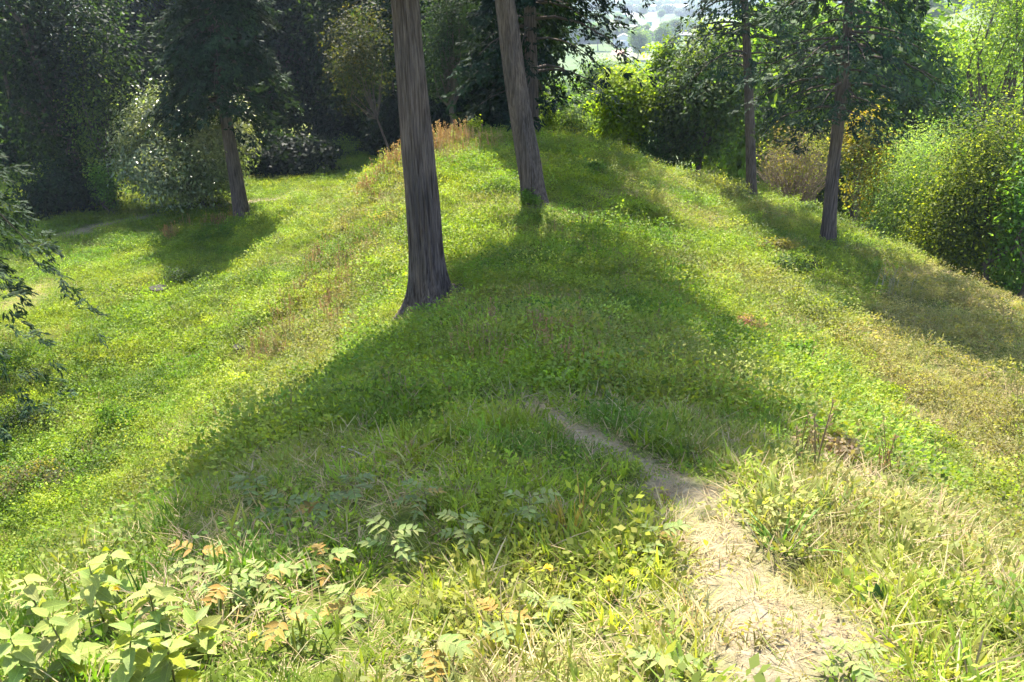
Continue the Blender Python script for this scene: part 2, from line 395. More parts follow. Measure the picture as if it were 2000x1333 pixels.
def broad_crown(c, rad, seed, lobes=14, clumps=16, per=34, lsize=.12, col=(.07, .12, .025), young=None, ymix=.0, lobe_r=.42, gap=.0, aspect=.55, csig=.2, flat=0.4):
    """leaf clumps on the outer part of several lobes inside an ellipsoid"""
    r = rs(seed); c = np.asarray(c, float); rad = np.asarray(rad, float)
    d = unit(r.randn(lobes, 3)); d[:, 2] = d[:, 2] * .85 + .1
    lc = d * (r.uniform(.30, .80, (lobes, 1))); lr = lobe_r * r.uniform(.7, 1.25, lobes)
    n = lobes * clumps; li = np.repeat(np.arange(lobes), clumps)
    cd = unit(r.randn(n, 3)); cd[:, 2] += .25
    cc = lc[li] + cd * (lr[li] * r.uniform(.55, 1.08, n) ** .6)[:, None]
    nrm = np.linalg.norm(cc, axis=1, keepdims=True); cc = np.where(nrm > 1.08, cc / nrm * 1.05, cc)
    keep = r.rand(n) > gap
    cc, cd, li = cc[keep], cd[keep], li[keep]; n = len(cc)
    Pc = c + cc * rad
    m = n * per; ci = np.repeat(np.arange(n), per)
    sig = csig * rad.mean()
    P = Pc[ci] + r.randn(m, 3) * sig * np.array([1, 1, .7])
    out_ = unit(cc)[ci]
    nn = unit(out_ * .6 + np.array([0, 0, .7]) + r.randn(m, 3) * .55)
    ax = unit(np.cross(nn, r.randn(m, 3)) + out_ * .3 + np.array([0, 0, -flat]))
    V, Fq = leaves(P, ax, nn, lsize * r.uniform(.65, 1.35, m), lsize * aspect * r.uniform(.7, 1.3, m))
    lt = vary(r, col, lobes, .12, .06)
    ct = lt[li] * (1 + .16 * r.randn(n, 1)).clip(.5, 1.6)
    if young is not None:
        lev = r.rand(lobes, 1)[li] ** 1.3 * 2.2
        f = np.clip(ymix * lev * np.clip(.35 + np.linalg.norm(cc, axis=1, keepdims=True), 0, 1.3) + .25 * r.randn(n, 1) * ymix, 0, 1)
        ct = ct * (1 - f) + np.asarray(young)[None] * f * (1 + .15 * r.randn(n, 1))
    tint = (ct[ci] * (1 + .2 * r.randn(m, 1)).clip(.4, 1.7)).clip(.003, .7)
    return V, Fq, tint, c + lc * rad
def forked_trunk(base, c, targets, r0, seed, stems=1):
    r = rs(seed); parts = []; base = np.asarray(base, float); c = np.asarray(c, float)
    for k in range(stems):
        off = np.array([math.cos(k * 2.2 + seed), math.sin(k * 2.2 + seed), 0]) * (.0 if stems == 1 else r0 * 2.2)
        fork = base * .45 + c * .55 + off * 2.5 + np.array([r.randn() * .1, r.randn() * .1, 0])
        mid = (base + off + fork) / 2 + r.randn(3) * np.array([.12, .12, 0])
        parts.append(tube([base + off - [0, 0, .25], base + off, mid, fork], [r0 * 1.5, r0 * 1.15, r0 * .85, r0 * .65], 9))
        tg = targets[k::stems]
        for t in tg:
            m2 = fork * .5 + t * .5 + r.randn(3) * .12 * np.linalg.norm(t - fork)
            parts.append(tube([fork - (fork - mid) * .1, m2, t], [r0 * .5, r0 * .3, r0 * .1], 5))
    return join(parts)
def make_tree(name, label, cat, base, parts, group=None):
    """parts: list of (name, mesh builder result in world coordinates)"""
    t = thing(name, label, cat, base, group)
    off = np.asarray(base, np.float32)
    for (pn, V, Fq, m, tint, sm) in parts:
        me = mesh(name + '_' + pn, V - off, Fq, m, tint, sm); o = obj(pn, me, t)
        if pn != 'trunk': o['kind'] = 'stuff'
    return t
def axis_from(base, pts):
    """pts: world points up the stem; returns axis(z) -> xy, extended straight above"""
    A = np.array([base] + list(pts)); 
    def f(z):
        if z >= A[-1, 2]:
            d = (A[-1] - A[-2]) / max(A[-1, 2] - A[-2, 2], 1e-6); k = z - A[-1, 2]
            d = d * np.array([1, 1, 1]); return (A[-1] + d * min(k, 3) + d * max(k - 3, 0) * .4)[:2]
        return np.array([np.interp(z, A[:, 2], A[:, 0]), np.interp(z, A[:, 2], A[:, 1])])
    return f
def pine(name, label, px_pts, Yd, H, crown_z, R, r_base, r_top, seed, base=None, seg=20, rings=60, bark='bark', flare=.45, ridge=.05, flare_h=.5, **kw):
    """a conifer whose stem passes through photo points px_pts (first = root) at distance Yd"""
    b = hit(*px_pts[0]) if base is None else np.asarray(base, float)
    Yd = b[1] if Yd is None else Yd
    ups = [at(px, py, Yd) for px, py in px_pts[1:]]
    ups = [p for p in ups if p[2] > b[2] + .3]
    if not ups: ups = [b + [0, 0, 3]]
    ax = axis_from(b, ups); zt = b[2] + H
    zs = np.linspace(b[2], zt - .15, 26)
    A = np.array([[*ax(z), z] for z in zs]); A = np.concatenate([[b - [0, 0, .35]], A])
    zr = np.clip((A[:, 2] - b[2]) / H, 0, 1)
    rad = r_base * (1 - zr) ** .75 * .98 + .02 if r_top is None else np.interp(zr, [0, r_top[0], 1], [r_base, r_top[1], .02])
    V, Fq = trunk_geo(A, rad, seed, seg, rings, ridge=ridge, flare=flare, flare_h=flare_h)
    cv, cf, ct, limbs = conifer_crown(ax, b[2] + crown_z, zt, R, seed + 1, **kw)
    lv, lf = join(limbs); 
    return make_tree(name, label, 'conifer', b, [('trunk', V, Fq, M[bark], None, True), ('crown', cv, cf, M['needle'], ct, False), ('branchwork', lv, lf, M['bark_dark'], None, True)])

# nearest trunk on the ridge, its crown above the picture
pine('conifer_tree', 'thick grey-brown conifer trunk standing nearest, at the middle of the ridge', [(842, 592), (826, 400), (806, 180), (790, 0)], None, 18.2, 6.3, 3.3, .295, (.3, .205), 11, seg=110, rings=150, ridge=.10, flare=1.1, flare_h=.4, nb=240, per=20, q=9, lsize=.25, power=.45, side=(.2, 0), droop=.4)
pine('conifer_tree', 'leaning conifer trunk farther up the ridge, right of the nearest trunk', [(1043, 393), (1030, 300), (1012, 200), (985, 0)], None, 16.8, 7.0, 2.8, .31, (.33, .21), 23, seg=72, rings=100, ridge=.09, flare=.55, flare_h=.3, nb=210, per=18, q=9, lsize=.25, power=.45, side=(.6, 0), droop=.4)
pine('conifer_tree', 'slim conifer with a bare straight trunk on the right shoulder, path beside it', [(1468, 388), (1466, 260), (1462, 150), (1455, 20)], None, 13, 4.4, 2.6, .19, (.3, .17), 31, seg=18, nb=110, per=20, q=9, lsize=.15, power=.5, lower=.1, col=(.04, .07, .035))
pine('conifer_tree', 'dark conifer with a bent trunk rightmost on the terrace, drooping boughs', [(1617, 475), (1628, 330), (1645, 170), (1660, 0)], None, 12.5, 3.4, 3.1, .20, (.35, .16), 41, seg=18, nb=120, per=24, q=10, lsize=.135, power=.45, lower=.3, droop=.45, rise=.1, col=(.035, .062, .03))
pine('conifer_tree', 'conifer with a clear brown trunk in front of the glossy round tree', [(474, 432), (457, 330), (440, 230), (425, 100)], None, 12.5, 4.3, 2.9, .33, (.35, .22), 53, seg=20, nb=160, per=24, q=10, lsize=.19, power=.5, lower=.2, droop=.7, col=(.026, .045, .02))
pine('conifer_tree', 'dark conifer close behind the leaning ridge trunk, hanging foliage to its right', [(1040, 262), (1038, 150), (1034, 0)], 31, 16.5, 1.6, 3.4, .24, (.35, .2), 61, base=on(*at(1040, 262, 31)[:2]), seg=18, nb=190, per=24, q=10, lsize=.19, power=.38, col=(.016, .03, .015), droop=.6, side=(.25, 0))
b = on(-15.4, 17.0)
pine('conifer_tree', 'tall conifer at the left edge, its grey-green boughs hanging into the picture', [(0, 0)], 17.0, 15.5, 6.2, 5.0, .3, None, 71, base=b, seg=20, nb=230, per=60, q=18, lsize=.155, power=.4, droop=1.1, rise=.2, lw=.34, col=(.03, .056, .022))

# surface roots of the nearest trunk
_t1 = next(o for o in bpy.data.objects if o.name == 'conifer_tree'); _b1 = np.array(_t1.location)
for k, (a, L) in enumerate([(-.35, .95), (-1.3, .7), (-2.3, .75), (.5, .8), (3.0, .7)]):
    tt = np.linspace(.22, L, 7); xx = _b1[0] + np.cos(a + .25 * tt) * tt; yy = _b1[1] + np.sin(a + .25 * tt) * tt
    zz = ground_z(xx, yy) + np.linspace(.10, -.03, 7)
    V, Fq = tube(np.stack([xx, yy, zz], 1) - _b1, np.linspace(.12, .025, 7), 8); obj('root', mesh('root', V, Fq, M['bark'], None, True), _t1)
# ---- broadleaf trees and shrubs of the middle distance
def broad_tree(name, label, cat, px, top, bot, hw, Yd, col, seed, m='leaf', base=None, depth=.9, stems=1, r0=None, bark='bark_dark', group=None, trunk='trunk', **kw):
    c = at(px, (top + bot) / 2, Yd); sc_ = np.linalg.norm(c - EYE) / FPX * .985
    rad = np.array([hw * sc_, hw * sc_ * depth, (bot - top) / 2 * sc_ / math.cos(math.radians(12))])
    bs = on(c[0], c[1]) if base is None else np.asarray(base, float)
    if c[2] - rad[2] < bs[2] - .3: 
        pass
    V, Fq, tint, lc = broad_crown(c, rad, seed, col=col, **kw)
    zg = ground_z(V[:, 0], V[:, 1]); ok = (V[:, 2] > zg + .02).reshape(-1, 4).all(1)
    Fq = Fq[ok]; tint = tint[ok]
    tv, tf = forked_trunk(bs, c, lc, r0 or max(.04, .045 * rad.max()), seed, stems)
    return make_tree(name, label, cat, bs, [('crown', V, Fq, M[m], tint, False), (trunk, tv, tf, M[bark], None, True)], group)
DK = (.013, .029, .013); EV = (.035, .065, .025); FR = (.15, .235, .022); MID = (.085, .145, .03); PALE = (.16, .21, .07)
BT = broad_tree
# left: dark wood beyond the low field
BT('broadleaf_tree', 'dark evergreen tree filling the upper left corner behind hanging conifer boughs', 'tree', 95, -140, 425, 125, 37, (.012, .022, .014), 101, lobes=34, clumps=22, per=36, lsize=.22, young=(.05, .09, .03), ymix=.25)  # lighter tint towards the outer leaves paints sunlit foliage onto the dark crown
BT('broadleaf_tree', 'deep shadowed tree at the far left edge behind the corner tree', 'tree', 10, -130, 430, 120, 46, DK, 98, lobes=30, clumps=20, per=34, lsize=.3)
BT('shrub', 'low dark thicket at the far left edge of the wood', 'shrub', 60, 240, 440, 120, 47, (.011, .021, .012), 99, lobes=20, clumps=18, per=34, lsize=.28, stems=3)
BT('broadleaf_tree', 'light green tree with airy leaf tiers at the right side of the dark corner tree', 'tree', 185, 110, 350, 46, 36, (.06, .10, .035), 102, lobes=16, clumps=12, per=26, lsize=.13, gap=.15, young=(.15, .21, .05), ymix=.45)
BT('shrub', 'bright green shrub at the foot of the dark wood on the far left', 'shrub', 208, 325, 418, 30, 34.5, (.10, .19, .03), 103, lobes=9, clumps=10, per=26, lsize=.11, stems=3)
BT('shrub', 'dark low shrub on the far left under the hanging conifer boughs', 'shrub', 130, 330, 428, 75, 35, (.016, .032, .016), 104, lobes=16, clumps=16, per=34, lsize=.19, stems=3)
BT('camellia_tree', 'round glossy-leaved camellia with several dark stems on the low field', 'tree', 366, 190, 408, 122, 35.5, (.13, .175, .07), 105, m='gloss', lobes=36, clumps=28, per=40, lsize=.165, aspect=.5, stems=3, r0=.1, csig=.13, young=(.26, .27, .14), ymix=.35)  # paler leaf colours stand in for sun reflected off the glossy leaves
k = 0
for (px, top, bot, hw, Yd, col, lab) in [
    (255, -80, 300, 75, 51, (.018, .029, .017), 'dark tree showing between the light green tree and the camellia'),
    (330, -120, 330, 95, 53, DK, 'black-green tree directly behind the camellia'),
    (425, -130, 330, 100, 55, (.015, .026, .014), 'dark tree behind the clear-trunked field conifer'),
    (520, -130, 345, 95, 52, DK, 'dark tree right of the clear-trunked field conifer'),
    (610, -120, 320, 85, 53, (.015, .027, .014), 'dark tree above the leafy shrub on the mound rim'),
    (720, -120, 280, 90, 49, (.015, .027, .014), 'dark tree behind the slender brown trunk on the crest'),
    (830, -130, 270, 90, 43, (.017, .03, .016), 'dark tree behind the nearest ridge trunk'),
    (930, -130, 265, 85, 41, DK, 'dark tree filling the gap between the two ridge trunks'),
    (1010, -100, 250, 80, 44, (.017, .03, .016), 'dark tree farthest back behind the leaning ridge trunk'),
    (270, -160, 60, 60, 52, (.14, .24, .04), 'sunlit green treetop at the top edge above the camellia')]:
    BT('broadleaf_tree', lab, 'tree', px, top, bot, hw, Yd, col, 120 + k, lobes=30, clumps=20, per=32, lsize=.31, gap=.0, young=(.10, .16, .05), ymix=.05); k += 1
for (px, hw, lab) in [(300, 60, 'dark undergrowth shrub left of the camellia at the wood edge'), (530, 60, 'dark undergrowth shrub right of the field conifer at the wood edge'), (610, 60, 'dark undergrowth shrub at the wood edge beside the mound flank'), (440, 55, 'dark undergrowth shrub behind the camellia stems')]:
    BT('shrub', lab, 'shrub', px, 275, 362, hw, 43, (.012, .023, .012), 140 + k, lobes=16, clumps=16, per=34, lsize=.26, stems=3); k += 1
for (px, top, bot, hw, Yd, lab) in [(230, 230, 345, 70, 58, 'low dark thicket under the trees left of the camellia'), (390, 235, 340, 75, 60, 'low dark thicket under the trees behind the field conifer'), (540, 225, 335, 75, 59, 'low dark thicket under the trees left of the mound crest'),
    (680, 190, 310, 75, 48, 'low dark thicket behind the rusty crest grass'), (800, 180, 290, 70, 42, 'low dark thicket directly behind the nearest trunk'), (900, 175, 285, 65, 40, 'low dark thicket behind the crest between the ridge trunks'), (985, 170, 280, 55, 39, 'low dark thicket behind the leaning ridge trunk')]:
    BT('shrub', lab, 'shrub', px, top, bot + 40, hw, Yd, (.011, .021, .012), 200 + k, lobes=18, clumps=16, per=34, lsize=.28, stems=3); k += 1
BT('broadleaf_tree', 'slender brown-stemmed tree on the crest left of the nearest trunk, small rusty leaves', 'tree', 705, 30, 235, 75, 34, (.02, .034, .015), 150, base=on(*at(768, 262, 33)[:2]), lobes=18, clumps=14, per=30, lsize=.11, gap=.2, young=(.16, .11, .03), ymix=.12, r0=.055, bark='bark_dark')
BT('broadleaf_tree', 'blue-green fine-leaved tree right behind the nearest ridge trunk', 'tree', 880, -60, 235, 62, 35, (.024, .042, .026), 151, lobes=20, clumps=16, per=32, lsize=.10)
# right: bright trees beyond the mound
BT('shrub', 'dark green bush filling the dip right of the yellow-green tree', 'shrub', 1300, 225, 360, 48, 36, (.05, .09, .025), 159, lobes=12, clumps=14, per=30, lsize=.13, stems=3)
BT('broadleaf_tree', 'tall yellow-green treetop rising behind the right end of the yellow-green tree', 'tree', 1292, 84, 260, 42, 39, (.12, .19, .02), 158, lobes=14, clumps=16, per=34, lsize=.16, young=(.22, .28, .025), ymix=.4, csig=.12)
BT('broadleaf_tree', 'bright yellow-green tree behind the right shoulder of the mound', 'tree', 1232, 140, 345, 80, 37, (.13, .20, .02), 160, lobes=26, clumps=20, per=36, lsize=.18, young=(.22, .28, .025), ymix=.45, csig=.12)
BT('broadleaf_tree', 'dark green tree between the yellow-green tree and the slim right conifer', 'tree', 1378, 85, 350, 88, 36, (.05, .085, .03), 161, lobes=28, clumps=22, per=36, lsize=.19, young=(.15, .2, .05), ymix=.12)
BT('shrub', 'pale grey-green bush on the crest right of the leaning trunk', 'shrub', 1120, 212, 285, 45, 33, (.13, .18, .07), 162, lobes=10, clumps=12, per=26, lsize=.10, gap=.2, stems=3)
BT('shrub', 'small yellow-green bush directly right of the leaning trunk on the crest', 'shrub', 1072, 190, 270, 22, 33, (.12, .18, .03), 163, lobes=7, clumps=10, per=20, lsize=.09, gap=.2, stems=2)
BT('broadleaf_tree', 'hazy blue-green tree lower down left of the yellow-green tree', 'tree', 1178, 118, 240, 55, 62, (.07, .12, .04), 164, lobes=18, clumps=15, per=30, lsize=.2)
BT('broadleaf_tree', 'pale green feathery tree behind the left edge of the yellow-green tree', 'tree', 1212, 112, 250, 40, 55, (.16, .22, .06), 165, lobes=12, clumps=14, per=30, lsize=.16)
BT('broadleaf_tree', 'pale grey-green round tree right of the slim conifer trunk', 'tree', 1518, 172, 270, 48, 44, (.11, .17, .06), 166, lobes=14, clumps=16, per=32, lsize=.13)
BT('broadleaf_tree', 'orange-tinted small tree with thin stems behind the bent conifer trunk', 'tree', 1695, 218, 440, 55, 30, (.09, .12, .03), 167, lobes=14, clumps=14, per=30, lsize=.12, stems=3, r0=.05, young=(.32, .22, .04), ymix=.5, bark='bark_grey', gap=.15)
BT('willow_shrub', 'pale silvery-green willow shrub beyond the terrace edge', 'shrub', 1795, 258, 570, 95, 28, (.17, .24, .08), 168, lobes=36, clumps=22, per=50, lsize=.105, aspect=.3, stems=4, r0=.05, gap=.15)
BT('broadleaf_tree', 'dark evergreen with yellow-green shoots at the right edge beyond the terrace', 'tree', 1915, 228, 640, 88, 25.5, (.04, .075, .022), 169, lobes=36, clumps=24, per=52, lsize=.10, young=(.25, .28, .03), ymix=.5)
BT('shrub', 'bright green bush cut by the right picture edge below the dark evergreen', 'shrub', 1995, 300, 620, 42, 23.5, (.10, .19, .03), 170, lobes=16, clumps=16, per=30, lsize=.14, stems=3)
BT('broadleaf_tree', 'broad fresh green tree above the willow shrub on the right', 'tree', 1870, 125, 300, 115, 46, (.12, .20, .03), 171, lobes=26, clumps=20, per=36, lsize=.22, young=(.2, .27, .04), ymix=.35)
BT('broadleaf_tree', 'light lime-green tree in the upper right corner with visible limbs', 'tree', 1965, -70, 215, 92, 34, (.17, .235, .05), 172, lobes=22, clumps=16, per=30, lsize=.14, gap=.25)
BT('broadleaf_tree', 'fresh green small tree between the slim and the bent conifer trunks', 'tree', 1600, 185, 300, 42, 42, (.11, .19, .035), 173, lobes=12, clumps=14, per=30, lsize=.14)
# brown twiggy shrub: real twigs with a little foliage
def twig_shrub(label, px, top, bot, hw, Yd, seed):
    r = rs(seed); c = at(px, bot, Yd); b = on(c[0], c[1]); s = np.linalg.norm(c - EYE) / FPX
    H = at(px, top, Yd)[2] - b[2]; parts = []
    for k in range(110):
        a = r.uniform(0, 6.28); R = hw * s * math.sqrt(r.rand()) * 1.05; h = H * r.uniform(.6, 1.0) * (1 - .35 * (R / (hw * s)) ** 2)
        p0 = b + [r.randn() * .35, r.randn() * .35, -.1]; p2 = b + [R * math.cos(a), R * math.sin(a), h]
        p1 = (p0 + p2) / 2 + [R * .12 * math.cos(a), R * .12 * math.sin(a), h * .12]
        parts.append(tube([p0, p1, p2], [.028, .016, .005], 4))
        for _ in range(5):
            t = r.uniform(.4, .95); q = p0 * (1 - t) + p2 * t + r.randn(3) * .05; e = q + unit(r.randn(3) + [0, 0, .9]) * r.uniform(.3, .7)
            parts.append(tube([q, e], [.009, .003], 3))
    V, Fq = join(parts)
    lv, lf, lt, _ = broad_crown(b + [0, 0, H * .55], (hw * s, hw * s * .8, H * .5), seed, lobes=18, clumps=16, per=14, lsize=.09, col=(.17, .14, .07), young=(.18, .22, .04), ymix=.4, csig=.14)
    make_tree('twig_shrub', label, 'shrub', b, [('foliage', lv, lf, M['leaf'], lt, False), ('trunk', V, Fq, plain_mat('brown_twig', (.16, .11, .08), (.32, .24, .19), 9), None, True)])
twig_shrub('brown bushy thicket of bare twigs between the slim and bent conifers', 1548, 243, 372, 80, 35, 180)
# wooded valley side: many similar trees told apart by nobody
r = rs(5); protos = []
for k in range(4):
    V, Fq, tint, lc = broad_crown((0, 0, 6.2), (3.6, 3.6, 4.2), 300 + k, lobes=26, clumps=17, per=20, lsize=.5, col=[(.075, .13, .03), (.12, .19, .035), (.045, .08, .03), (.15, .20, .06)][k], young=(.17, .23, .04), ymix=.15, csig=.14)
    tv, tf = forked_trunk((0, 0, 0), (0, 0, 6), lc[::2], .22, 300 + k)
    protos.append((mesh('valley_crown', V, Fq, M['leaf'], tint), mesh('valley_trunk', tv, tf, M['bark_dark'], None, True)))
spots = []
tries = 0
while len(spots) < 95 and tries < 9000:
    tries += 1
    yy = 44 + 330 * r.rand() ** 1.5; ratio = r.uniform(.26, .72) if r.rand() < .8 else r.uniform(.02, .3)
    xx = ratio * yy
    if ratio < .3 and yy > 230: continue
    if .07 < ratio < .24: continue
    if any((xx - a) ** 2 + (yy - b_) ** 2 < (3.2 + yy * .022) ** 2 for a, b_ in spots): continue
    spots.append((xx, yy))
for (xx, yy) in spots:
    k = int(r.choice(4, p=[.35, .3, .2, .15])); p = on(xx, yy)
    t = thing('valley_tree', ['mid-green rounded tree', 'fresh green rounded tree', 'dark green rounded tree', 'pale green rounded tree'][k] + ' in the wood on the valley side at the right', 'tree', p - [0, 0, .2], 'trees of the valley wood', r.uniform(0, 6.28))
    s = r.uniform(.8, 1.35); t.scale = (s, s, s * r.uniform(.85, 1.15))
    obj('crown', protos[k][0], t); obj('trunk', protos[k][1], t)

# ------------------------------------------------------------------ turf, weeds and straw (uncountable): scattered tufts
def blade_strip(r, base, L, W, az, lean, curl, seg=3):
    """one bent blade as quads, last quad narrow"""
    t = np.linspace(0, 1, seg + 1); d = np.array([math.cos(az), math.sin(az)])
    ang = lean + curl * t; dx = np.cumsum(np.sin(ang)) / (seg + 1) * L; dz = np.cumsum(np.cos(ang)) / (seg + 1) * L
    dx -= dx[0]; dz -= dz[0]
    w = W * np.array([.7, 1, .75, .08])[np.linspace(0, 3, seg + 1).round().astype(int)] * .5
    c = np.stack([base[0] + d[0] * dx, base[1] + d[1] * dx, base[2] + dz], 1); n = np.array([-d[1], d[0], 0])
    V = np.stack([c - n * w[:, None], c + n * w[:, None]], 1).reshape(-1, 3)
    F = np.array([[2 * i, 2 * i + 1, 2 * i + 3, 2 * i + 2] for i in range(seg)])
    return V, F
def tuft(seed, n, spread, L, W, lean, curl, seg=3):
    r = rs(seed); P = []
    for k in range(n):
        a = r.uniform(0, 6.28); q = spread * math.sqrt(r.rand())
        P.append(blade_strip(r, (q * math.cos(a), q * math.sin(a), -.01), r.uniform(*L), r.uniform(*W), a + r.randn() * .8, r.uniform(*lean), r.uniform(*curl), seg))
    return join(P)
def leaf_tuft(seed, n, spread, L, W, hmax, up=.8, stem=False):
    r = rs(seed); a = r.uniform(0, 6.28, n); q = spread * np.sqrt(r.rand(n)); h = r.rand(n) * hmax
    P = np.stack([q * np.cos(a), q * np.sin(a), h], 1)
    ax = np.stack([np.cos(a), np.sin(a), r.uniform(-.3, .6, n)], 1) + r.randn(n, 3) * .5
    nn = np.array([0, 0, up]) + r.randn(n, 3) * .45
    V, F = leaves(P, ax, nn, r.uniform(*L, n), r.uniform(*W, n))
    if stem:
        tv, tf = tube([[0, 0, -.02], [0.01, 0, hmax]], [.003, .0015], 3); V, F = join([(V, F), (tv, tf)])
    return V, F
def shoot(seed, n, H, L, W):
    """upright leafy shoot: leaves spiralling up a stem"""
    r = rs(seed); t = np.linspace(.15, 1, n); a = np.arange(n) * 2.4
    P = np.stack([0 * t, 0 * t, t * H], 1)
    ax = np.stack([np.cos(a), np.sin(a), .35 + t * .8], 1); nn = np.stack([-np.cos(a) * .5, -np.sin(a) * .5, 1 + 0 * a], 1)
    V, F = leaves(P, ax, nn, r.uniform(*L, n), r.uniform(*W, n))
    tv, tf = tube([[0, 0, -.02], [0, 0, H]], [.003, .0015], 3)
    return join([(V, F), (tv, tf)])
def stalks(seed, n, spread, L, head):
    """dry flowering stalks with small seed clusters near the top"""
    r = rs(seed); P = []
    for k in range(n):
        a = r.uniform(0, 6.28); q = spread * math.sqrt(r.rand()); b0 = np.array([q * math.cos(a), q * math.sin(a), -.02]); l = r.uniform(*L)
        tip = b0 + np.array([r.randn() * .12 * l, r.randn() * .12 * l, l]); P.append(tube([b0, (b0 + tip) / 2 + r.randn(3) * .01, tip], [.0035, .003, .002], 3))
        m = 16; t = r.uniform(.45, 1, m)[:, None]; pos = b0 + (tip - b0) * t
        P.append(leaves(pos, unit(r.randn(m, 3) + [0, 0, 1.2]), r.randn(m, 3), np.full(m, head) * r.uniform(.6, 1.2, m), np.full(m, head * .5)))
    return join(P)
def sources(nm, geos, material):
    c = bpy.data.collections.new(nm)
    for k, (V, F) in enumerate(geos):
        o = bpy.data.objects.new('%s_%02d' % (nm, k), mesh(nm, V, F, material)); c.objects.link(o)
    return c, len(geos)
SRC = {
    'grass': sources('wide_grass', [tuft(s, 22, .10, (.07, .17), (.006, .013), (.1, .6), (.2, 1.3)) for s in range(6)], M['grass']),
    'fine': sources('fine_grass', [tuft(20 + s, 44, .14, (.07, .17), (.003, .006), (.05, .7), (.2, 1.3)) for s in range(5)], M['grass']),
    'cover': sources('ground_cover', [leaf_tuft(40 + s, 64, .2, (.018, .042), (.012, .026), .08) for s in range(6)], M['grass']),
    'straw': sources('dry_straw', [tuft(60 + s, 16, .11, (.08, .22), (.003, .006), (.7, 1.5), (.0, .7)) for s in range(5)], M['straw']),
    'cover_far': sources('ground_cover', [leaf_tuft(140 + s, 210, .36, (.02, .045), (.012, .027), .10) for s in range(6)], M['grass']),
    'fine_far': sources('fine_grass', [tuft(120 + s, 130, .28, (.06, .14), (.004, .007), (.05, .7), (.2, 1.3)) for s in range(5)], M['grass']),
    'tall': sources('dry_stalk', [stalks(80 + s, 3, .05, (.15, .34), .022) for s in range(4)], M['straw']),
    'weed': sources('leafy_weed', [shoot(90 + s, 14, .2, (.05, .085), (.018, .032)) for s in range(3)] + [leaf_tuft(95 + s, 34, .13, (.04, .07), (.02, .034), .17, .6) for s in range(3)], M['grass']),
}
def scatter(name, label, cat, key, P, scale, tint, seed, tilt=.25):
    """one object: points carrying rotation, scale, variant and colour; tufts are set on them"""
    r = rs(seed); n = len(P); c, nv = SRC[key]
    me = bpy.data.meshes.new(name); me.vertices.add(n); me.vertices.foreach_set('co', P.astype(np.float32).ravel())
    def att(nm, ty, fld, d): a = me.attributes.new(nm, ty, 'POINT'); a.data.foreach_set(fld, d)
    rot = np.stack([r.randn(n) * tilt, r.randn(n) * tilt, r.uniform(0, 6.28, n)], 1).astype(np.float32)
    att('rot', 'FLOAT_VECTOR', 'vector', rot.ravel())
    att('scl', 'FLOAT', 'value', scale.astype(np.float32)); att('idx', 'INT', 'value', r.randint(0, nv, n).astype(np.int32))
    att('tint', 'FLOAT_COLOR', 'color', np.concatenate([tint, np.ones((n, 1))], 1).astype(np.float32).ravel())
    o = obj(name, me); tag(o, label, cat, kind='stuff')
    ng = bpy.data.node_groups.new('scatter_' + name, 'GeometryNodeTree')
    ng.interface.new_socket('Geometry', in_out='INPUT', socket_type='NodeSocketGeometry')
    ng.interface.new_socket('Geometry', in_out='OUTPUT', socket_type='NodeSocketGeometry')
    nd = ng.nodes; gi = nd.new('NodeGroupInput'); go = nd.new('NodeGroupOutput')
    ip = nd.new('GeometryNodeInstanceOnPoints'); ci = nd.new('GeometryNodeCollectionInfo')
    ci.inputs['Collection'].default_value = c; ci.inputs['Separate Children'].default_value = True; ci.inputs['Reset Children'].default_value = True
    def na(nm, ty):
        a = nd.new('GeometryNodeInputNamedAttribute'); a.data_type = ty; a.inputs['Name'].default_value = nm; return a.outputs['Attribute']
    L = ng.links.new
    L(gi.outputs[0], ip.inputs['Points']); L(ci.outputs[0], ip.inputs['Instance']); ip.inputs['Pick Instance'].default_value = True
    L(na('idx', 'INT'), ip.inputs['Instance Index']); L(na('rot', 'FLOAT_VECTOR'), ip.inputs['Rotation']); L(na('scl', 'FLOAT'), ip.inputs['Scale'])
    L(ip.outputs[0], go.inputs[0])
    mod = o.modifiers.new('scatter', 'NODES'); mod.node_group = ng
    return o
def wpoly(pts): return [tuple(hit(*p)[:2]) for p in pts]
DRY_R = wpoly([(1640, 640), (1720, 560), (1990, 560), (1995, 960), (1880, 900), (1740, 800), (1680, 720)])
DRY_L = [(-6.4, 12), (-6.4, 23), (-4.5, 27.5), (-1.0, 29), (-1.6, 24), (-2.8, 19), (-3.2, 12)]
FORE_R = wpoly([(1300, 1330), (1330, 1060), (1480, 980), (1700, 920), (1998, 960), (1998, 1330)])
TRUNKS = [(hit(842, 592), .85), (hit(1043, 393), .6)]
def zone_pts(n, x0, x1, y0, y1, seed, margin=160):
    r = rs(seed); x = r.uniform(x0, x1, n); y = r.uniform(y0, y1, n)
    z = ground_z(x, y); P = np.stack([x, y, z], 1); u, v, d = project(P + [0, 0, .05])
    ok = (d > .4) & (u > -margin) & (u < 2000 + margin) & (v > -100) & (v < 1333 + margin)
    for tb, rr_ in TRUNKS: ok &= np.hypot(x - tb[0], y - tb[1]) > rr_ * (.7 + .6 * r.rand(n))
    e1 = x - (9.7 + (32 - y) * .17); ok &= (e1 < 1.2) & (y < 35 + 25 * smooth(-3, -12, x))
    return P[ok]
def dryness(P):
    x, y = P[:, 0], P[:, 1]
    d = (fbm(x * .5, y * .5, 201) - .42) * 1.0 + (fbm(x * 2.3, y * 2.3, 205) - .5) * .9
    d = d + .8 * in_poly(x, y, DRY_R) + .22 * in_poly(x, y, DRY_L) + .32 * in_poly(x, y, FORE_R)
    d = d + .12 * smooth(2, 6, x) - .28 * smooth(-6, -10, x)
    return d
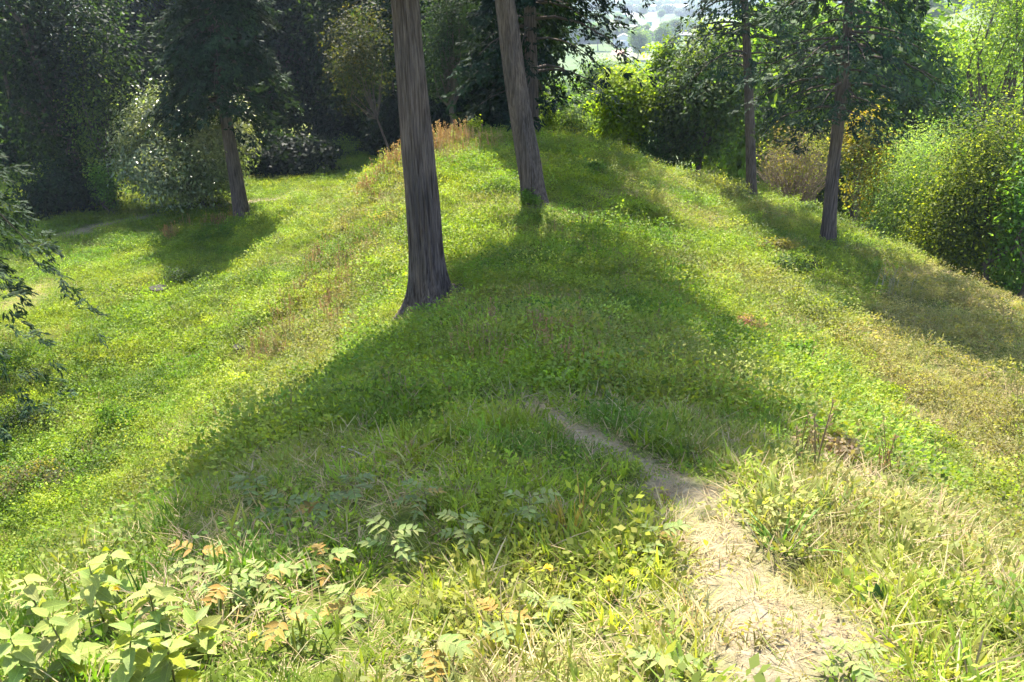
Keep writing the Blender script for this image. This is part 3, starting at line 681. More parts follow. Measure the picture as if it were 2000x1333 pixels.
G1 = np.array([.098, .178, .021]); G2 = np.array([.235, .28, .03]); G3 = np.array([.27, .225, .095]); SUNBLEACH = np.array([.38, .30, .16]); RUST = np.array([.34, .17, .055])
def green_tint(P, r, warm=0.):
    x, y = P[:, 0], P[:, 1]
    k = np.clip(fbm(x * .8, y * .8, 301) * 1.5 - .32 + warm + r.randn(len(P)) * .18, 0, 1)[:, None]
    c = G1 * (1 - k) + G2 * k
    pt = fbm(x * 2.1 + 9, y * 2.1, 331)[:, None]; c = c * (.74 + .8 * pt)
    dark = smooth(.58, .66, fbm(x * 1.4, y * 1.4 + 30, 341))[:, None]; c = c * (1 - .55 * dark) + np.array([.045, .11, .02]) * .55 * dark
    dd = np.clip(dryness(P) * 1.15, 0, .75)[:, None]
    c = c * (1 - dd) + G3 * dd
    return (c * (1 + .2 * r.randn(len(P), 1)).clip(.5, 1.6) * (1 + .06 * r.randn(len(P), 3))).clip(.01, .7)
def thin(P, keep): return P[keep]
def do_zone(tagname, where, n_total, box, seed, mix, size):
    """mix: share per tuft kind"""
    P = zone_pts(n_total, *box, seed); r = rs(seed + 1); n = len(P)
    pmk = path_mask(P[:, 0], P[:, 1]); dr = dryness(P)
    patch = fbm(P[:, 0] * 1.1, P[:, 1] * 1.1, 401); bare = fbm(P[:, 0] * .9 + 40, P[:, 1] * .9, 402)
    u = r.rand(n)
    sel = {}
    g, f, c, s_, t, w = mix
    tot = sum(mix); cum = np.cumsum([g, f, c, s_, t, w]) / tot
    kind = np.searchsorted(cum, np.clip(u + (patch - .5) * .25, 0, .9999))
    # dry ground turns green tufts to straw; paths keep straw and a few tufts
    toS = (r.rand(n) < np.clip(dr * .75, 0, .7)) & (kind != 4); kind = np.where(toS & (kind < 3), 3, kind)
    drop = (r.rand(n) < np.clip(pmk * 1.0, 0, .78)) & (kind != 3); kind = np.where(drop, np.where(r.rand(n) < .45, 3, 9), kind)
    kind = np.where((bare > .62) & (r.rand(n) < .75), np.where(r.rand(n) < .5, 3, 9), kind)
    for k, key in enumerate(['grass', 'fine', 'cover', 'straw', 'tall', 'weed']):
        m = kind == k
        if m.sum() < 5: continue
        Q = P[m]; rr = rs(seed + 10 + k)
        if key == 'straw':
            tn = vary(rr, SUNBLEACH, len(Q), .22, .06)
            mixg = (rr.rand(len(Q), 1) < .25); tn = np.where(mixg, vary(rr, (.30, .27, .09), len(Q)), tn)
        elif key == 'tall':
            tn = vary(rr, (.30, .22, .11), len(Q), .2, .06)
        else: tn = green_tint(Q, rr, .1 if key in ('cover', 'weed') else 0)
        nm, lb, ct = {'grass': ('grass', 'broad-bladed green grass', 'grass'), 'fine': ('fine_grass', 'fine green grass', 'grass'), 'cover': ('ground_cover', 'small-leaved green ground cover', 'ground cover'),
                      'straw': ('dry_straw', 'dry pale straw and dead grass', 'straw'), 'tall': ('dry_stalks', 'thin rusty dry grass stalks', 'dry grass'), 'weed': ('leafy_weeds', 'low leafy green weeds', 'weeds')}[key]
        sz = size * rr.uniform(.5, 1.6, len(Q)) * (.5 + 1.0 * fbm(Q[:, 0] * 2.0, Q[:, 1] * 2.0, 411))
        if key in ('straw',): sz = np.where(pmk[m] > .5, sz * .7, sz)
        elif key == 'weed': sz = sz * .75
        if key not in ('tall', 'straw'): sz = np.where(pmk[m] > .1, sz * .5, sz)
        Q = Q.copy(); 
        scatter(nm, '%s %s' % (lb, where), ct, key + '_far' if (tagname != 'near' and key in ('cover', 'fine')) else key, Q, sz, tn, seed + 50 + k, .25 if key != 'tall' else .1)
# near foreground, ridge, flanks and mound, low field
do_zone('near', 'in the foreground at the photographer\'s feet', 15000, (-4.5, 4.5, .9, 5.6), 500, (.42, .18, .10, .30, .001, .004), .8)
do_zone('mid', 'along the ridge and its flanks', 40000, (-9.5, 9.5, 5.6, 14), 520, (.27, .13, .22, .26, .004, .09), .95)
do_zone('far', 'over the front mound and the terrace', 46000, (-14, 14, 14, 34), 540, (.12, .15, .30, .26, .003, .10), 1.15)
do_zone('field', 'on the low field at the left', 20000, (-32, -7, 13, 52), 560, (.08, .44, .34, .12, .002, .006), 1.3)
# rusty dry stalks along the left rim of the mound and in a few patches
def stalk_patch(name, label, polys, n, seed, tint, size, key='tall'):
    r = rs(seed); P = []
    for poly in polys:
        w = np.array(wpoly(poly) if max(map(max, poly)) > 60 else poly); x = r.uniform(w[:, 0].min(), w[:, 0].max(), n * 6); y = r.uniform(w[:, 1].min(), w[:, 1].max(), n * 6)
        k = in_poly(x, y, [tuple(q) for q in w]) & (fbm(x * 1.6, y * 1.6, seed) > .47); x, y = x[k][:n], y[k][:n]
        P.append(np.stack([x, y, ground_z(x, y)], 1))
    P = np.concatenate(P); scatter(name, label, 'dry grass', key, P, size * r.uniform(.7, 1.4, len(P)), vary(r, tint, len(P), .2, .08), seed + 3, .08)
stalk_patch('dry_stalks', 'rusty dry stalks along the left rim of the mound top', [[(-6.0, 17), (-5.6, 23), (-4.2, 27), (-2.6, 28.6), (-1.0, 29), (-1.4, 26), (-3.0, 22), (-4.0, 16)]], 340, 600, (.36, .26, .13), 1.5)
stalk_patch('dry_stalks', 'tall orange-tan dry stalks standing on the crest left of the nearest trunk', [[(-5.0, 25), (-3.6, 28.2), (-1.6, 29.2), (-1.2, 27.6), (-2.8, 25)]], 190, 603, (.40, .25, .11), 2.0)
stalk_patch('dry_stalks', 'sparse dry stalks on the crest right of the nearest trunk', [[(-2.6, 24), (-.2, 24), (-.2, 28.5), (-2.6, 28.5)]], 40, 605, (.40, .28, .14), 1.5)
stalk_patch('dry_stalks', 'pale brown dry stalks in the shade beside the narrow path', [[(860, 640), (970, 640), (980, 740), (870, 720)], [(1040, 650), (1180, 660), (1170, 740), (1050, 720)]], 70, 610, (.40, .26, .14), .9)
stalk_patch('dry_stalks', 'tall tan dry grass among weeds at the right foreground', [[(1560, 900), (1780, 860), (1990, 950), (1990, 1020), (1700, 1010)]], 34, 620, (.30, .23, .11), 1.2)
stalk_patch('dry_stalks', 'line of rusty dry stalks beside the camellia shadow on the low field', [[(320, 462), (450, 425), (470, 440), (330, 480)]], 130, 630, (.42, .26, .10), 1.5)
stalk_patch('dry_straw', 'bleached dead grass on the brown slope at the right', [[(1640, 640), (1720, 580), (1990, 580), (1995, 940), (1880, 890), (1740, 790)]], 1700, 640, (.46, .36, .2), 1.5, 'straw')

# ------------------------------------------------------------------ small shrubs and plants on the mound, each a thing
def shrub(name, label, cat, px, py, w, h, col, seed, ls=.06, m='leaf', young=None, ymix=0., n=(9, 9, 22), gap=.1, group=None):
    b = hit(px, py); s = np.linalg.norm(b - EYE) / FPX; R = w * .5 * s; H = h * s
    V, Fq, tint, lc = broad_crown((b[0], b[1], b[2] + H * .55), (R, R, H * .52), seed, lobes=n[0], clumps=n[1], per=n[2], lsize=ls, col=col, young=young, ymix=ymix, gap=gap + .12, csig=.2)
    zg = ground_z(V[:, 0], V[:, 1]); ok = (V[:, 2] > zg).reshape(-1, 4).all(1)
    parts = []
    for t in lc: parts.append(tube([b - [0, 0, .05], b * .5 + t * .5 + [0, 0, .02], t], [.012, .008, .004], 4))
    tv, tf = join(parts)
    return make_tree(name, label, cat, b, [('foliage', V, Fq[ok], M[m], tint[ok], False), ('stem', tv, tf, M['bark_grey'], None, True)], group)
SH = [
    ('bright leafy shrub on the left rim of the mound top', 668, 312, 56, 48, (.12, .20, .03), .10),
    ('low leafy shrub below the rim shrub on the left mound edge', 628, 345, 40, 30, (.11, .19, .03), .09),
    ('bright green bush alone low on the left slope', 243, 835, 60, 56, (.09, .19, .02), .06),
    ('dark green bush beside the small stump on the left slope', 352, 562, 62, 40, (.05, .095, .02), .06),
    ('green sprout clump at the foot of the leaning ridge trunk', 1034, 405, 26, 40, (.10, .18, .03), .07),
    ('bright green bush on the right flank at the shadow edge', 1562, 712, 48, 52, (.10, .20, .02), .06),
    ('dark green mat bush on the right flank below the slim conifer', 1548, 535, 70, 42, (.06, .11, .03), .07),
    ('small yellow-green bush right of the pinkish bush on the flank', 1488, 690, 34, 26, (.20, .24, .02), .05),
    ('yellow-green bush at the right picture edge above the foreground grass', 1930, 985, 84, 58, (.16, .23, .02), .05),
    ('yellow-green bush up the slope from the right edge bush', 1850, 900, 70, 44, (.19, .25, .02), .05),
    ('yellow-green bush low on the right flank near the shadow tip', 1722, 790, 66, 36, (.18, .25, .025), .055),
    ('green bush on the right flank in the shadow', 1340, 760, 40, 32, (.08, .15, .03), .05),
    ('leafy green clump in the shade right of the nearest trunk', 1190, 645, 44, 34, (.08, .14, .03), .06),
    ('light green clump in the shade farther down the right flank', 1415, 650, 40, 34, (.10, .17, .03), .05),
    ('pale-leaved bush on the right rim above the slim conifer', 1375, 372, 70, 44, (.17, .21, .07), .09),
    ('pale-leaved bush touching the slim conifer base', 1432, 395, 50, 42, (.17, .21, .07), .08),
    ('small bush left of the bent conifer on the terrace', 1575, 420, 40, 24, (.10, .16, .04), .07),
    ('dry brown-green bush on the terrace in the right shadow', 1510, 500, 60, 34, (.15, .15, .05), .07),
    ('green clump on the sunlit right flank below the mound shadow', 1160, 340, 34, 26, (.09, .17, .03), .07),
    ('small green bush on the sunlit ridge right of the leaning trunk', 1175, 450, 30, 26, (.13, .2, .03), .06),
    ('grass-green clump on the sunlit right flank', 1340, 545, 40, 26, (.15, .22, .025), .06),
    ('grey-brown low bush in the left edge shadow', 70, 955, 90, 44, (.13, .13, .06), .06),
    ('dark green low bush in the left edge shadow', 40, 840, 80, 44, (.05, .09, .03), .07),
]
for k, (lab, px, py, w, h, col, ls) in enumerate(SH):
    col = tuple(np.array(col) * (1.0, .86, 1.1)); shrub('shrub', lab, 'shrub', px, py, w * 1.25, h * .85, col, 700 + k, ls, young=tuple(np.array(col) * 1.25), ymix=.4)
shrub('red_leaved_shrub', 'pinkish red-leaved bush on the right flank at the shadow edge', 'shrub', 1450, 650, 70, 26, (.34, .20, .16), 731, .055, young=(.40, .28, .22), ymix=.4)
shrub('red_leaved_shrub', 'salmon-tinted bush at the tip of the big shadow on the right', 'shrub', 1618, 890, 105, 30, (.26, .20, .13), 732, .045, young=(.26, .28, .08), ymix=.4)
shrub('sapling', 'upright yellow-green sapling on the crest between the two ridge trunks', 'sapling', 925, 272, 36, 40, (.20, .24, .03), 733, .09, n=(8, 7, 14))
# tree stumps on the left slope
def stump(label, px, py, w, h, seed):
    b = hit(px, py); s = np.linalg.norm(b - EYE) / FPX; R = w * .5 * s; H = h * s
    zz = np.linspace(-.1, H, 6); V, Fq = trunk_geo([[b[0], b[1], b[2] + z] for z in zz], [R * 1.05] * 6, seed, 18, 18, ridge=.12, flare=.2, flare_h=.15)
    top = np.array([[b[0], b[1], b[2] + H * .99]]); n = 18
    rim = V[-n:]; cv = np.concatenate([rim, np.repeat(top, 1, 0)]); cf = np.array([[i, (i + 1) % n, n] for i in range(n)])
    t = thing('tree_stump', label, 'stump', b)
    obj('stump_body', mesh('stump_body', V - b, Fq, M['bark'], None, True), t)
    obj('cut_face', mesh('cut_face', cv - b, cf, plain_mat('cut_wood', (.010, .008, .007), (.035, .026, .02), 14), None), t)  # cut face is coloured nearly black
stump('dark weathered stump sticking out of the left slope beside a bush', 312, 576, 30, 14, 741)
stump('dark low stump in the left slope below the grass tussock row', 468, 690, 22, 14, 742)

# ------------------------------------------------------------------ foreground plants with single leaves
def leaf_geo(L, W, fold=.18, curl=.25, serr=0., n=7):
    """ovate leaf: two rows of quads folded at the midrib, drooping tip; runs along +X"""
    t = np.linspace(0, 1, n); w = W * .5 * np.sin(np.pi * np.clip(t, 0, 1) ** .72) ** .85; w[0] = W * .03; w[-1] = W * .01
    if serr: w[1:-1] *= 1 + serr * (np.arange(n - 2) % 2 * 2 - 1)
    z = -curl * L * t ** 2
    mid = np.stack([t * L, 0 * t, z], 1); l = mid + np.stack([0 * t, w, w * fold * 2], 1); r_ = mid + np.stack([0 * t, -w, w * fold * 2], 1)
    V = np.concatenate([mid, l, r_]); F = []
    for i in range(n - 1): F += [[i, i + 1, n + i + 1, n + i], [i + 1, i, 2 * n + i, 2 * n + i + 1]]
    return V, np.array(F)
def plant_leaf_mat(name, trans=.32, rough=.5, spec=.3):
    m, nt, out = mat(name)
    oi = N(nt, 'ShaderNodeObjectInfo'); tc = N(nt, 'ShaderNodeTexCoord')
    wv = N(nt, 'ShaderNodeTexWave'); wv.bands_direction = 'X'; wv.inputs['Scale'].default_value = 22; wv.inputs['Distortion'].default_value = 1.5
    nz = N(nt, 'ShaderNodeTexNoise'); nz.inputs['Scale'].default_value = 30
    nt.links.new(tc.outputs['Object'], wv.inputs[0]); nt.links.new(tc.outputs['Object'], nz.inputs[0])
    rr = ramp(nt, [(.25, (.75, .78, .7)), (.75, (1.15, 1.15, 1.1))]); nt.links.new(nz.outputs[0], rr.inputs[0])
    mx = N(nt, 'ShaderNodeMix', data_type='RGBA', blend_type='MULTIPLY'); mx.inputs[0].default_value = 1
    sx = N(nt, 'ShaderNodeSeparateXYZ'); nt.links.new(tc.outputs['Object'], sx.inputs[0])
    ab = N(nt, 'ShaderNodeMath', operation='ABSOLUTE'); nt.links.new(sx.outputs['Y'], ab.inputs[0])
    vr = ramp(nt, [(.0, (1.45, 1.4, 1.3)), (.022, (.88, .9, .85)), (.25, (1.08, 1.06, 1.0))]); nt.links.new(ab.outputs[0], vr.inputs[0])
    sv = ramp(nt, [(.0, (.8, .82, .78)), (.6, (1.06, 1.05, 1.03))]); nt.links.new(wv.outputs['Fac'], sv.inputs[0])
    q1 = N(nt, 'ShaderNodeMix', data_type='RGBA', blend_type='MULTIPLY'); q1.inputs[0].default_value = 1; nt.links.new(vr.outputs[0], q1.inputs[6]); nt.links.new(sv.outputs[0], q1.inputs[7])
    q2 = N(nt, 'ShaderNodeMix', data_type='RGBA', blend_type='MULTIPLY'); q2.inputs[0].default_value = 1; nt.links.new(q1.outputs[2], q2.inputs[6]); nt.links.new(rr.outputs[0], q2.inputs[7])
    nt.links.new(oi.outputs['Color'], mx.inputs[6]); nt.links.new(q2.outputs[2], mx.inputs[7])
    p = N(nt, 'ShaderNodeBsdfPrincipled'); p.inputs['Roughness'].default_value = rough; p.inputs['Specular IOR Level'].default_value = spec
    bp = N(nt, 'ShaderNodeBump'); bp.inputs['Strength'].default_value = .35; bp.inputs['Distance'].default_value = .01
    nt.links.new(wv.outputs['Fac'], bp.inputs['Height']); nt.links.new(bp.outputs[0], p.inputs['Normal'])
    nt.links.new(mx.outputs[2], p.inputs['Base Color'])
    m2 = N(nt, 'ShaderNodeMix', data_type='RGBA', blend_type='MULTIPLY'); m2.inputs[0].default_value = 1; m2.inputs[7].default_value = (1.4, 1.45, .5, 1)
    nt.links.new(mx.outputs[2], m2.inputs[6])
    t = N(nt, 'ShaderNodeBsdfTranslucent'); nt.links.new(m2.outputs[2], t.inputs[0])
    s = N(nt, 'ShaderNodeMixShader'); s.inputs[0].default_value = trans
    nt.links.new(p.outputs[0], s.inputs[1]); nt.links.new(t.outputs[0], s.inputs[2]); nt.links.new(s.outputs[0], out.inputs[0])
    return m
M['plant_leaf'] = plant_leaf_mat('plant_leaf'); M['stem'] = plain_mat('green_stem', (.12, .10, .04), (.2, .19, .06), 15, .6)
LEAF_BIG = [mesh('big_leaf', *leaf_geo(1, .5, .15, c, .08, 11), M['plant_leaf'], None, True) for c in (.1, .25, .4)]
LEAFLET = [mesh('leaflet', *leaf_geo(1, .46, .18, c, 0, 7), M['plant_leaf'], None, True) for c in (.05, .2)]
def place_leaf(name, me, parent, pos, az, el, roll, size, col):
    o = obj(name, me, parent, pos); o.rotation_euler = (roll, -el, az); o.scale = (size, size, size); o.color = (*[float(c) for c in col], 1)
    return o
def big_plant(label, px, py, hpx, nl, Ls, col, seed, group=None):
    r = rs(seed); b = hit(px, py); s = np.linalg.norm(b - EYE) / FPX; H = hpx * s
    t = thing('broad_leaved_plant', label, 'plant', b, group)
    lean = r.randn(2) * .1 * H; pth = np.array([[0, 0, -.03], [lean[0] * .4, lean[1] * .4, H * .5], [lean[0], lean[1], H]])
    V, F = tube(pth, [.005, .004, .002], 5); obj('stem', mesh('stem', V, F, M['stem'], None, True), t)
    for k in range(nl):
        f = (k + 1) / nl; p = pth[0] * (1 - f) ** 2 + 2 * pth[1] * f * (1 - f) + pth[2] * f * f
        c = np.array(col) * r.uniform(.75, 1.3) * (1 + .06 * r.randn(3))
        if r.rand() < .10: c = np.array([.30, .32, .02])
        place_leaf('leaf', LEAF_BIG[r.randint(3)], t, p, k * 2.4 + r.randn() * .3, r.uniform(-.25, .55) * (.5 + f * .7), r.randn() * .35, r.uniform(*Ls) * (1.15 - .4 * f), c)
def pinnate_plant(label, px, py, hpx, nl, ll, col, seed, orange=.25, group=None):
    r = rs(seed); b = hit(px, py); s = np.linalg.norm(b - EYE) / FPX; H = hpx * s
    t = thing('pinnate_sapling', label, 'sapling', b, group)
    V, F = tube([[0, 0, -.03], [.01, 0, H * .5], [r.randn() * .02, r.randn() * .02, H]], [.005, .004, .0025], 5); obj('stem', mesh('stem', V, F, M['stem'], None, True), t)
    for k in range(nl):
        az = k * 2.4 + r.randn() * .3; z = H * (1 - .5 * (k / nl)); L = ll * r.uniform(.75, 1.2)
        el = r.uniform(.15, .65) if k < 2 else r.uniform(-.1, .35)
        tt = np.linspace(0, 1, 5); rp_ = np.stack([np.cos(el) * tt * L, 0 * tt, np.sin(el) * tt * L - .3 * L * tt ** 2], 1)
        V, F = tube(rp_, np.linspace(.0022, .001, 5), 4)
        lf = obj('leaf', mesh('leaf_stalk', V, F, M['stem'], None, True), t, (0, 0, z)); lf.rotation_euler.z = az
        isor = r.rand() < orange * .3 or (k == 0 and r.rand() < .15)
        base = np.array([.36, .23, .06]) if isor else np.array(col)
        npair = r.randint(3, 5)
        for q in range(npair):
            f = .3 + .62 * q / (npair - 1); pos = np.array([np.interp(f, tt, rp_[:, i]) for i in range(3)])
            for sd in (-1, 1):
                c = base * r.uniform(.8, 1.25) * (1 + .05 * r.randn(3))
                place_leaf('leaflet', LEAFLET[r.randint(2)], lf, pos, sd * r.uniform(.85, 1.2), r.uniform(-.15, .25), sd * .2 + r.randn() * .15, L * r.uniform(.36, .5) * (1.1 - .25 * abs(f - .55)), c)
        place_leaf('leaflet', LEAFLET[0], lf, rp_[-1], 0, -.2, 0, L * .45, base * r.uniform(.85, 1.2))
BL = (.30, .35, .10)
for k, (px, py, hp, nl, lab) in enumerate([
    (60, 1345, 110, 17, 'broad pale-leaved plant in the bottom left corner'), (150, 1320, 120, 17, 'broad pale-leaved plant second from the bottom left corner'),
    (255, 1335, 130, 17, 'broad pale-leaved plant third from the left along the bottom edge'), (345, 1345, 110, 15, 'broad pale-leaved plant fourth from the left along the bottom edge'),
    (90, 1230, 110, 16, 'broad pale-leaved plant at the left edge above the corner plants'), (205, 1225, 130, 16, 'dense broad pale-leaved plant below the tall single-stemmed plant'),
    (235, 1170, 105, 9, 'tall single-stemmed broad-leaved plant with a bright tip leaf at left'), (310, 1240, 95, 14, 'broad pale-leaved plant right of the dense left group'),
    (15, 1180, 90, 13, 'broad-leaved plant cut by the left picture edge'), (395, 1275, 70, 11, 'small broad pale-leaved plant at the right end of the left group')]):
    big_plant(lab, px, py, hp, nl + 6, (.085, .125), BL, 800 + k)
PN = (.25, .30, .10)
for k, (px, py, hp, nl, orr, lab) in enumerate([
    (1030, 1040, 75, 6, .25, 'tallest pinnate sapling left of the dry stalk clump'), (905, 1075, 70, 5, .15, 'pinnate sapling at the shadow edge, second left of the dry stalk clump'),
    (770, 1100, 70, 6, .2, 'pinnate sapling at the shadow edge, third left of the dry stalk clump'), (975, 1260, 75, 6, .3, 'pinnate sapling with a coppery top in the lower middle'),
    (1060, 1215, 45, 4, .3, 'small pinnate sapling right of the coppery-topped sapling'), (845, 1310, 70, 6, .3, 'pinnate sapling near the bottom edge, lower middle'),
    (690, 1215, 60, 5, .3, 'pinnate sapling left of centre above the bottom edge'), (560, 1260, 70, 6, .5, 'orange-leaved pinnate sapling right of the broad-leaved group'),
    (450, 1190, 70, 6, .55, 'orange and green pinnate sapling above the broad-leaved group'), (395, 1125, 55, 5, .5, 'orange-tipped pinnate sapling at the left shadow edge'),
    (640, 1130, 50, 5, .5, 'pinnate sapling with orange leaves just in front of the shadow'), (1280, 1095, 60, 5, .2, 'pinnate sapling left of the trodden path'),
    (1300, 1335, 40, 4, .4, 'pinnate sapling at the bottom edge beside the path'), (1655, 1320, 50, 5, .25, 'pale pinnate sapling at the bottom edge right of the path'),
    (200, 1080, 50, 5, .4, 'pinnate sapling at the left end of the foreground rim'),(520, 1170, 50, 5, .6, 'small orange pinnate sapling in the left foreground middle')]):
    pinnate_plant(lab, px, py, hp, nl, .10, PN, 830 + k, orr)
for k, (px, py) in enumerate([(560, 1020), (500, 975), (640, 1010), (455, 920), (830, 1000), (690, 985)]):
    pinnate_plant('pinnate sapling standing in the shade left of the path', px, py, 45, 5, .10, (.17, .22, .08), 860 + k, .15, 'shaded pinnate saplings')
# yellow dandelion-like flowers
ym = plain_mat('yellow_petal', (.75, .48, .01), (.85, .62, .03), 60, .6)
def flower(label, px, py, seed):
    r = rs(seed); b = hit(px, py + 12); H = .09
    t = thing('yellow_flower', label, 'flower', b)
    V, F = tube([[0, 0, -.02], [.004, 0, H * .5], [0, -.005, H]], [.002, .002, .002], 5); obj('stem', mesh('stem', V, F, M['stem'], None, True), t)
    n = 40; a = r.uniform(0, 6.28, n); el = r.uniform(.05, .9, n)
    V, F = leaves(np.tile([[0, -.005, H]], (n, 1)), np.stack([np.cos(a) * np.cos(el), np.sin(a) * np.cos(el), np.sin(el)], 1), np.stack([-np.cos(a) * np.sin(el), -np.sin(a) * np.sin(el), np.cos(el)], 1), np.full(n, .021), np.full(n, .007))
    obj('flower_head', mesh('flower_head', V, F, ym), t)
for k, (px, py, lab) in enumerate([(1187, 1157, 'yellow flower in the grass left of the path, lower of the pair'), (1236, 1143, 'yellow flower in the grass nearest the path'), (1070, 1132, 'yellow flower below the dry stalk clump'), (501, 1269, 'yellow flower among the orange saplings at lower left'), (236, 1171, 'yellow flower between broad pale leaves at left')]):
    flower(lab, px, py, 880 + k)
# clumps of long blades
def blade_clump(name, label, px, py, hpx, n, W, col, seed, spread=.06, part='blade', curl=(.2, 1.1), cat='grass clump', lean=(.05, .6)):
    r = rs(seed); b = hit(px, py); s = np.linalg.norm(b - EYE) / FPX; H = hpx * s
    t = thing(name, label, cat, b)
    for k in range(n):
        a = r.uniform(0, 6.28); q = spread * math.sqrt(r.rand())
        V, F = blade_strip(r, (q * math.cos(a), q * math.sin(a), -.02), H * r.uniform(.6, 1.2), W * r.uniform(.7, 1.2), a + r.randn() * .6, r.uniform(*lean), r.uniform(*curl), 6)
        o = obj(part, mesh('long_blade', V, F, M['plant_leaf']), t); c = np.array(col) * r.uniform(.75, 1.25); o.color = (*[float(x) for x in c], 1)
blade_clump('grass_clump', 'bright long-bladed grass clump on the right side of the path', 1525, 1075, 110, 26, .013, (.13, .24, .03), 901)
blade_clump('grass_clump', 'dark green upright blades among the broad-leaved plants at left', 285, 1185, 100, 16, .008, (.05, .13, .02), 902, .03, curl=(.0, .4), lean=(.0, .25))
blade_clump('grass_clump', 'long green blades standing right of the path at the shadow edge', 1640, 1010, 70, 16, .010, (.14, .22, .04), 903)
blade_clump('grass_clump', 'broad dark-leaved clump on the dry ground right of the path', 1718, 1185, 42, 16, .026, (.07, .15, .03), 904, .03, curl=(.2, .8))
blade_clump('grass_clump', 'broad-bladed green clump near the right bottom', 1830, 1175, 42, 16, .024, (.09, .18, .03), 905, .04)
blade_clump('grass_tussock', 'bleached grass tussock on the left slope above the dark low stump', 560, 680, 70, 60, .012, (.24, .27, .09), 906, .14, cat='tussock')
blade_clump('dry_grass_clump', 'dry orange-brown stalk clump in the foreground middle', 1118, 1040, 120, 36, .006, (.42, .27, .09), 907, .07, part='stalk', curl=(.0, .5), cat='dry grass', lean=(.0, .3))
blade_clump('dry_grass_clump', 'bent dry grass below the dry stalk clump', 1070, 1110, 70, 30, .006, (.42, .31, .15), 908, .12, part='stalk', curl=(.6, 1.8), cat='dry grass', lean=(.2, .9))
# reed clump with plumes on the terrace
b = hit(1738, 582); t = thing('reed_clump', 'clump of dry plumed reeds standing in the right shadow on the terrace', 'reeds', b); r = rs(911)
for k in range(13):
    x0, y0 = r.randn(2) * .25; L = r.uniform(.45, .8); tip = np.array([x0 + r.uniform(0, .25), y0 + r.randn() * .1, L])
    V, F = tube([[x0, y0, -.03], [x0 + .02, y0, L * .6], tip], [.006, .005, .003], 4); st = obj('reed_stalk', mesh('reed_stalk', V, F, M['twig'], None, True), t)
    m = 40; u = r.rand(m)[:, None]; pos = tip + (np.array([.10, 0, -.02])) * u + [0, 0, .06] - np.array([0, 0, .12]) * u ** 2
    V, F = leaves(pos, unit(np.array([.8, 0, -.2]) + r.randn(m, 3) * .4), r.randn(m, 3), np.full(m, .05), np.full(m, .02))
    pl = obj('plume', mesh('plume', V, F, M['plant_leaf']), st); pl.color = (.42, .32, .15, 1)
# fallen sticks
def stick(label, pts, rad, m='twig'):
    P = np.array([hit(*p) + [0, 0, rad + .03] for p in pts]); b = P[0].copy()
    V, F = tube(P - b, np.linspace(rad, rad * .5, len(P)), 6); tag(obj('fallen_stick', mesh('fallen_stick', V, F, M[m], None, True), None, b), label, 'stick')
stick('thin pale stick lying in the shaded grass left of the path', [(668, 882), (695, 892), (722, 905)], .006)
stick('short bleached branch at the shadow edge below the nearest trunk', [(780, 668), (786, 680), (792, 692)], .02)
stick('crooked white twig on the sunlit ridge between the trunks', [(858, 312), (880, 325), (888, 340), (895, 345)], .012)
stick('white twig right of the crooked twig on the ridge', [(902, 312), (899, 325), (895, 333)], .01)
stick('pale splinter of wood on the sunlit right flank', [(1180, 420), (1190, 432)], .025)
stick('upright white stick on the left foreground edge', [(96, 1022), (100, 1050)], .006)

# ------------------------------------------------------------------ the far town in the valley
wm = plain_mat('pale_render_wall', (.62, .62, .60), (.75, .74, .72), 2, .8); rm = plain_mat('grey_tiled_roof', (.13, .13, .14), (.2, .2, .21), 3, .7); rb = plain_mat('brown_roof', (.14, .10, .08), (.22, .16, .13), 3, .7); dkw = plain_mat('dark_window', (.02, .025, .03), (.04, .045, .05), 2, .2, .5)
asph = plain_mat('pale_concrete_road', (.20, .20, .20), (.27, .27, .26), .5, .85); sgn = plain_mat('green_sign_face', (.0, .22, .13), (.0, .27, .16), 2, .5); stl = plain_mat('galvanised_post', (.3, .3, .3), (.4, .4, .4), 2, .5)
def box(x0, x1, y0, y1, z0, z1):
    V = np.array([[x, y, z] for z in (z0, z1) for y in (y0, y1) for x in (x0, x1)], float)
    F = np.array([[0, 2, 3, 1], [4, 5, 7, 6], [0, 1, 5, 4], [1, 3, 7, 5], [3, 2, 6, 7], [2, 0, 4, 6]]); return V, F
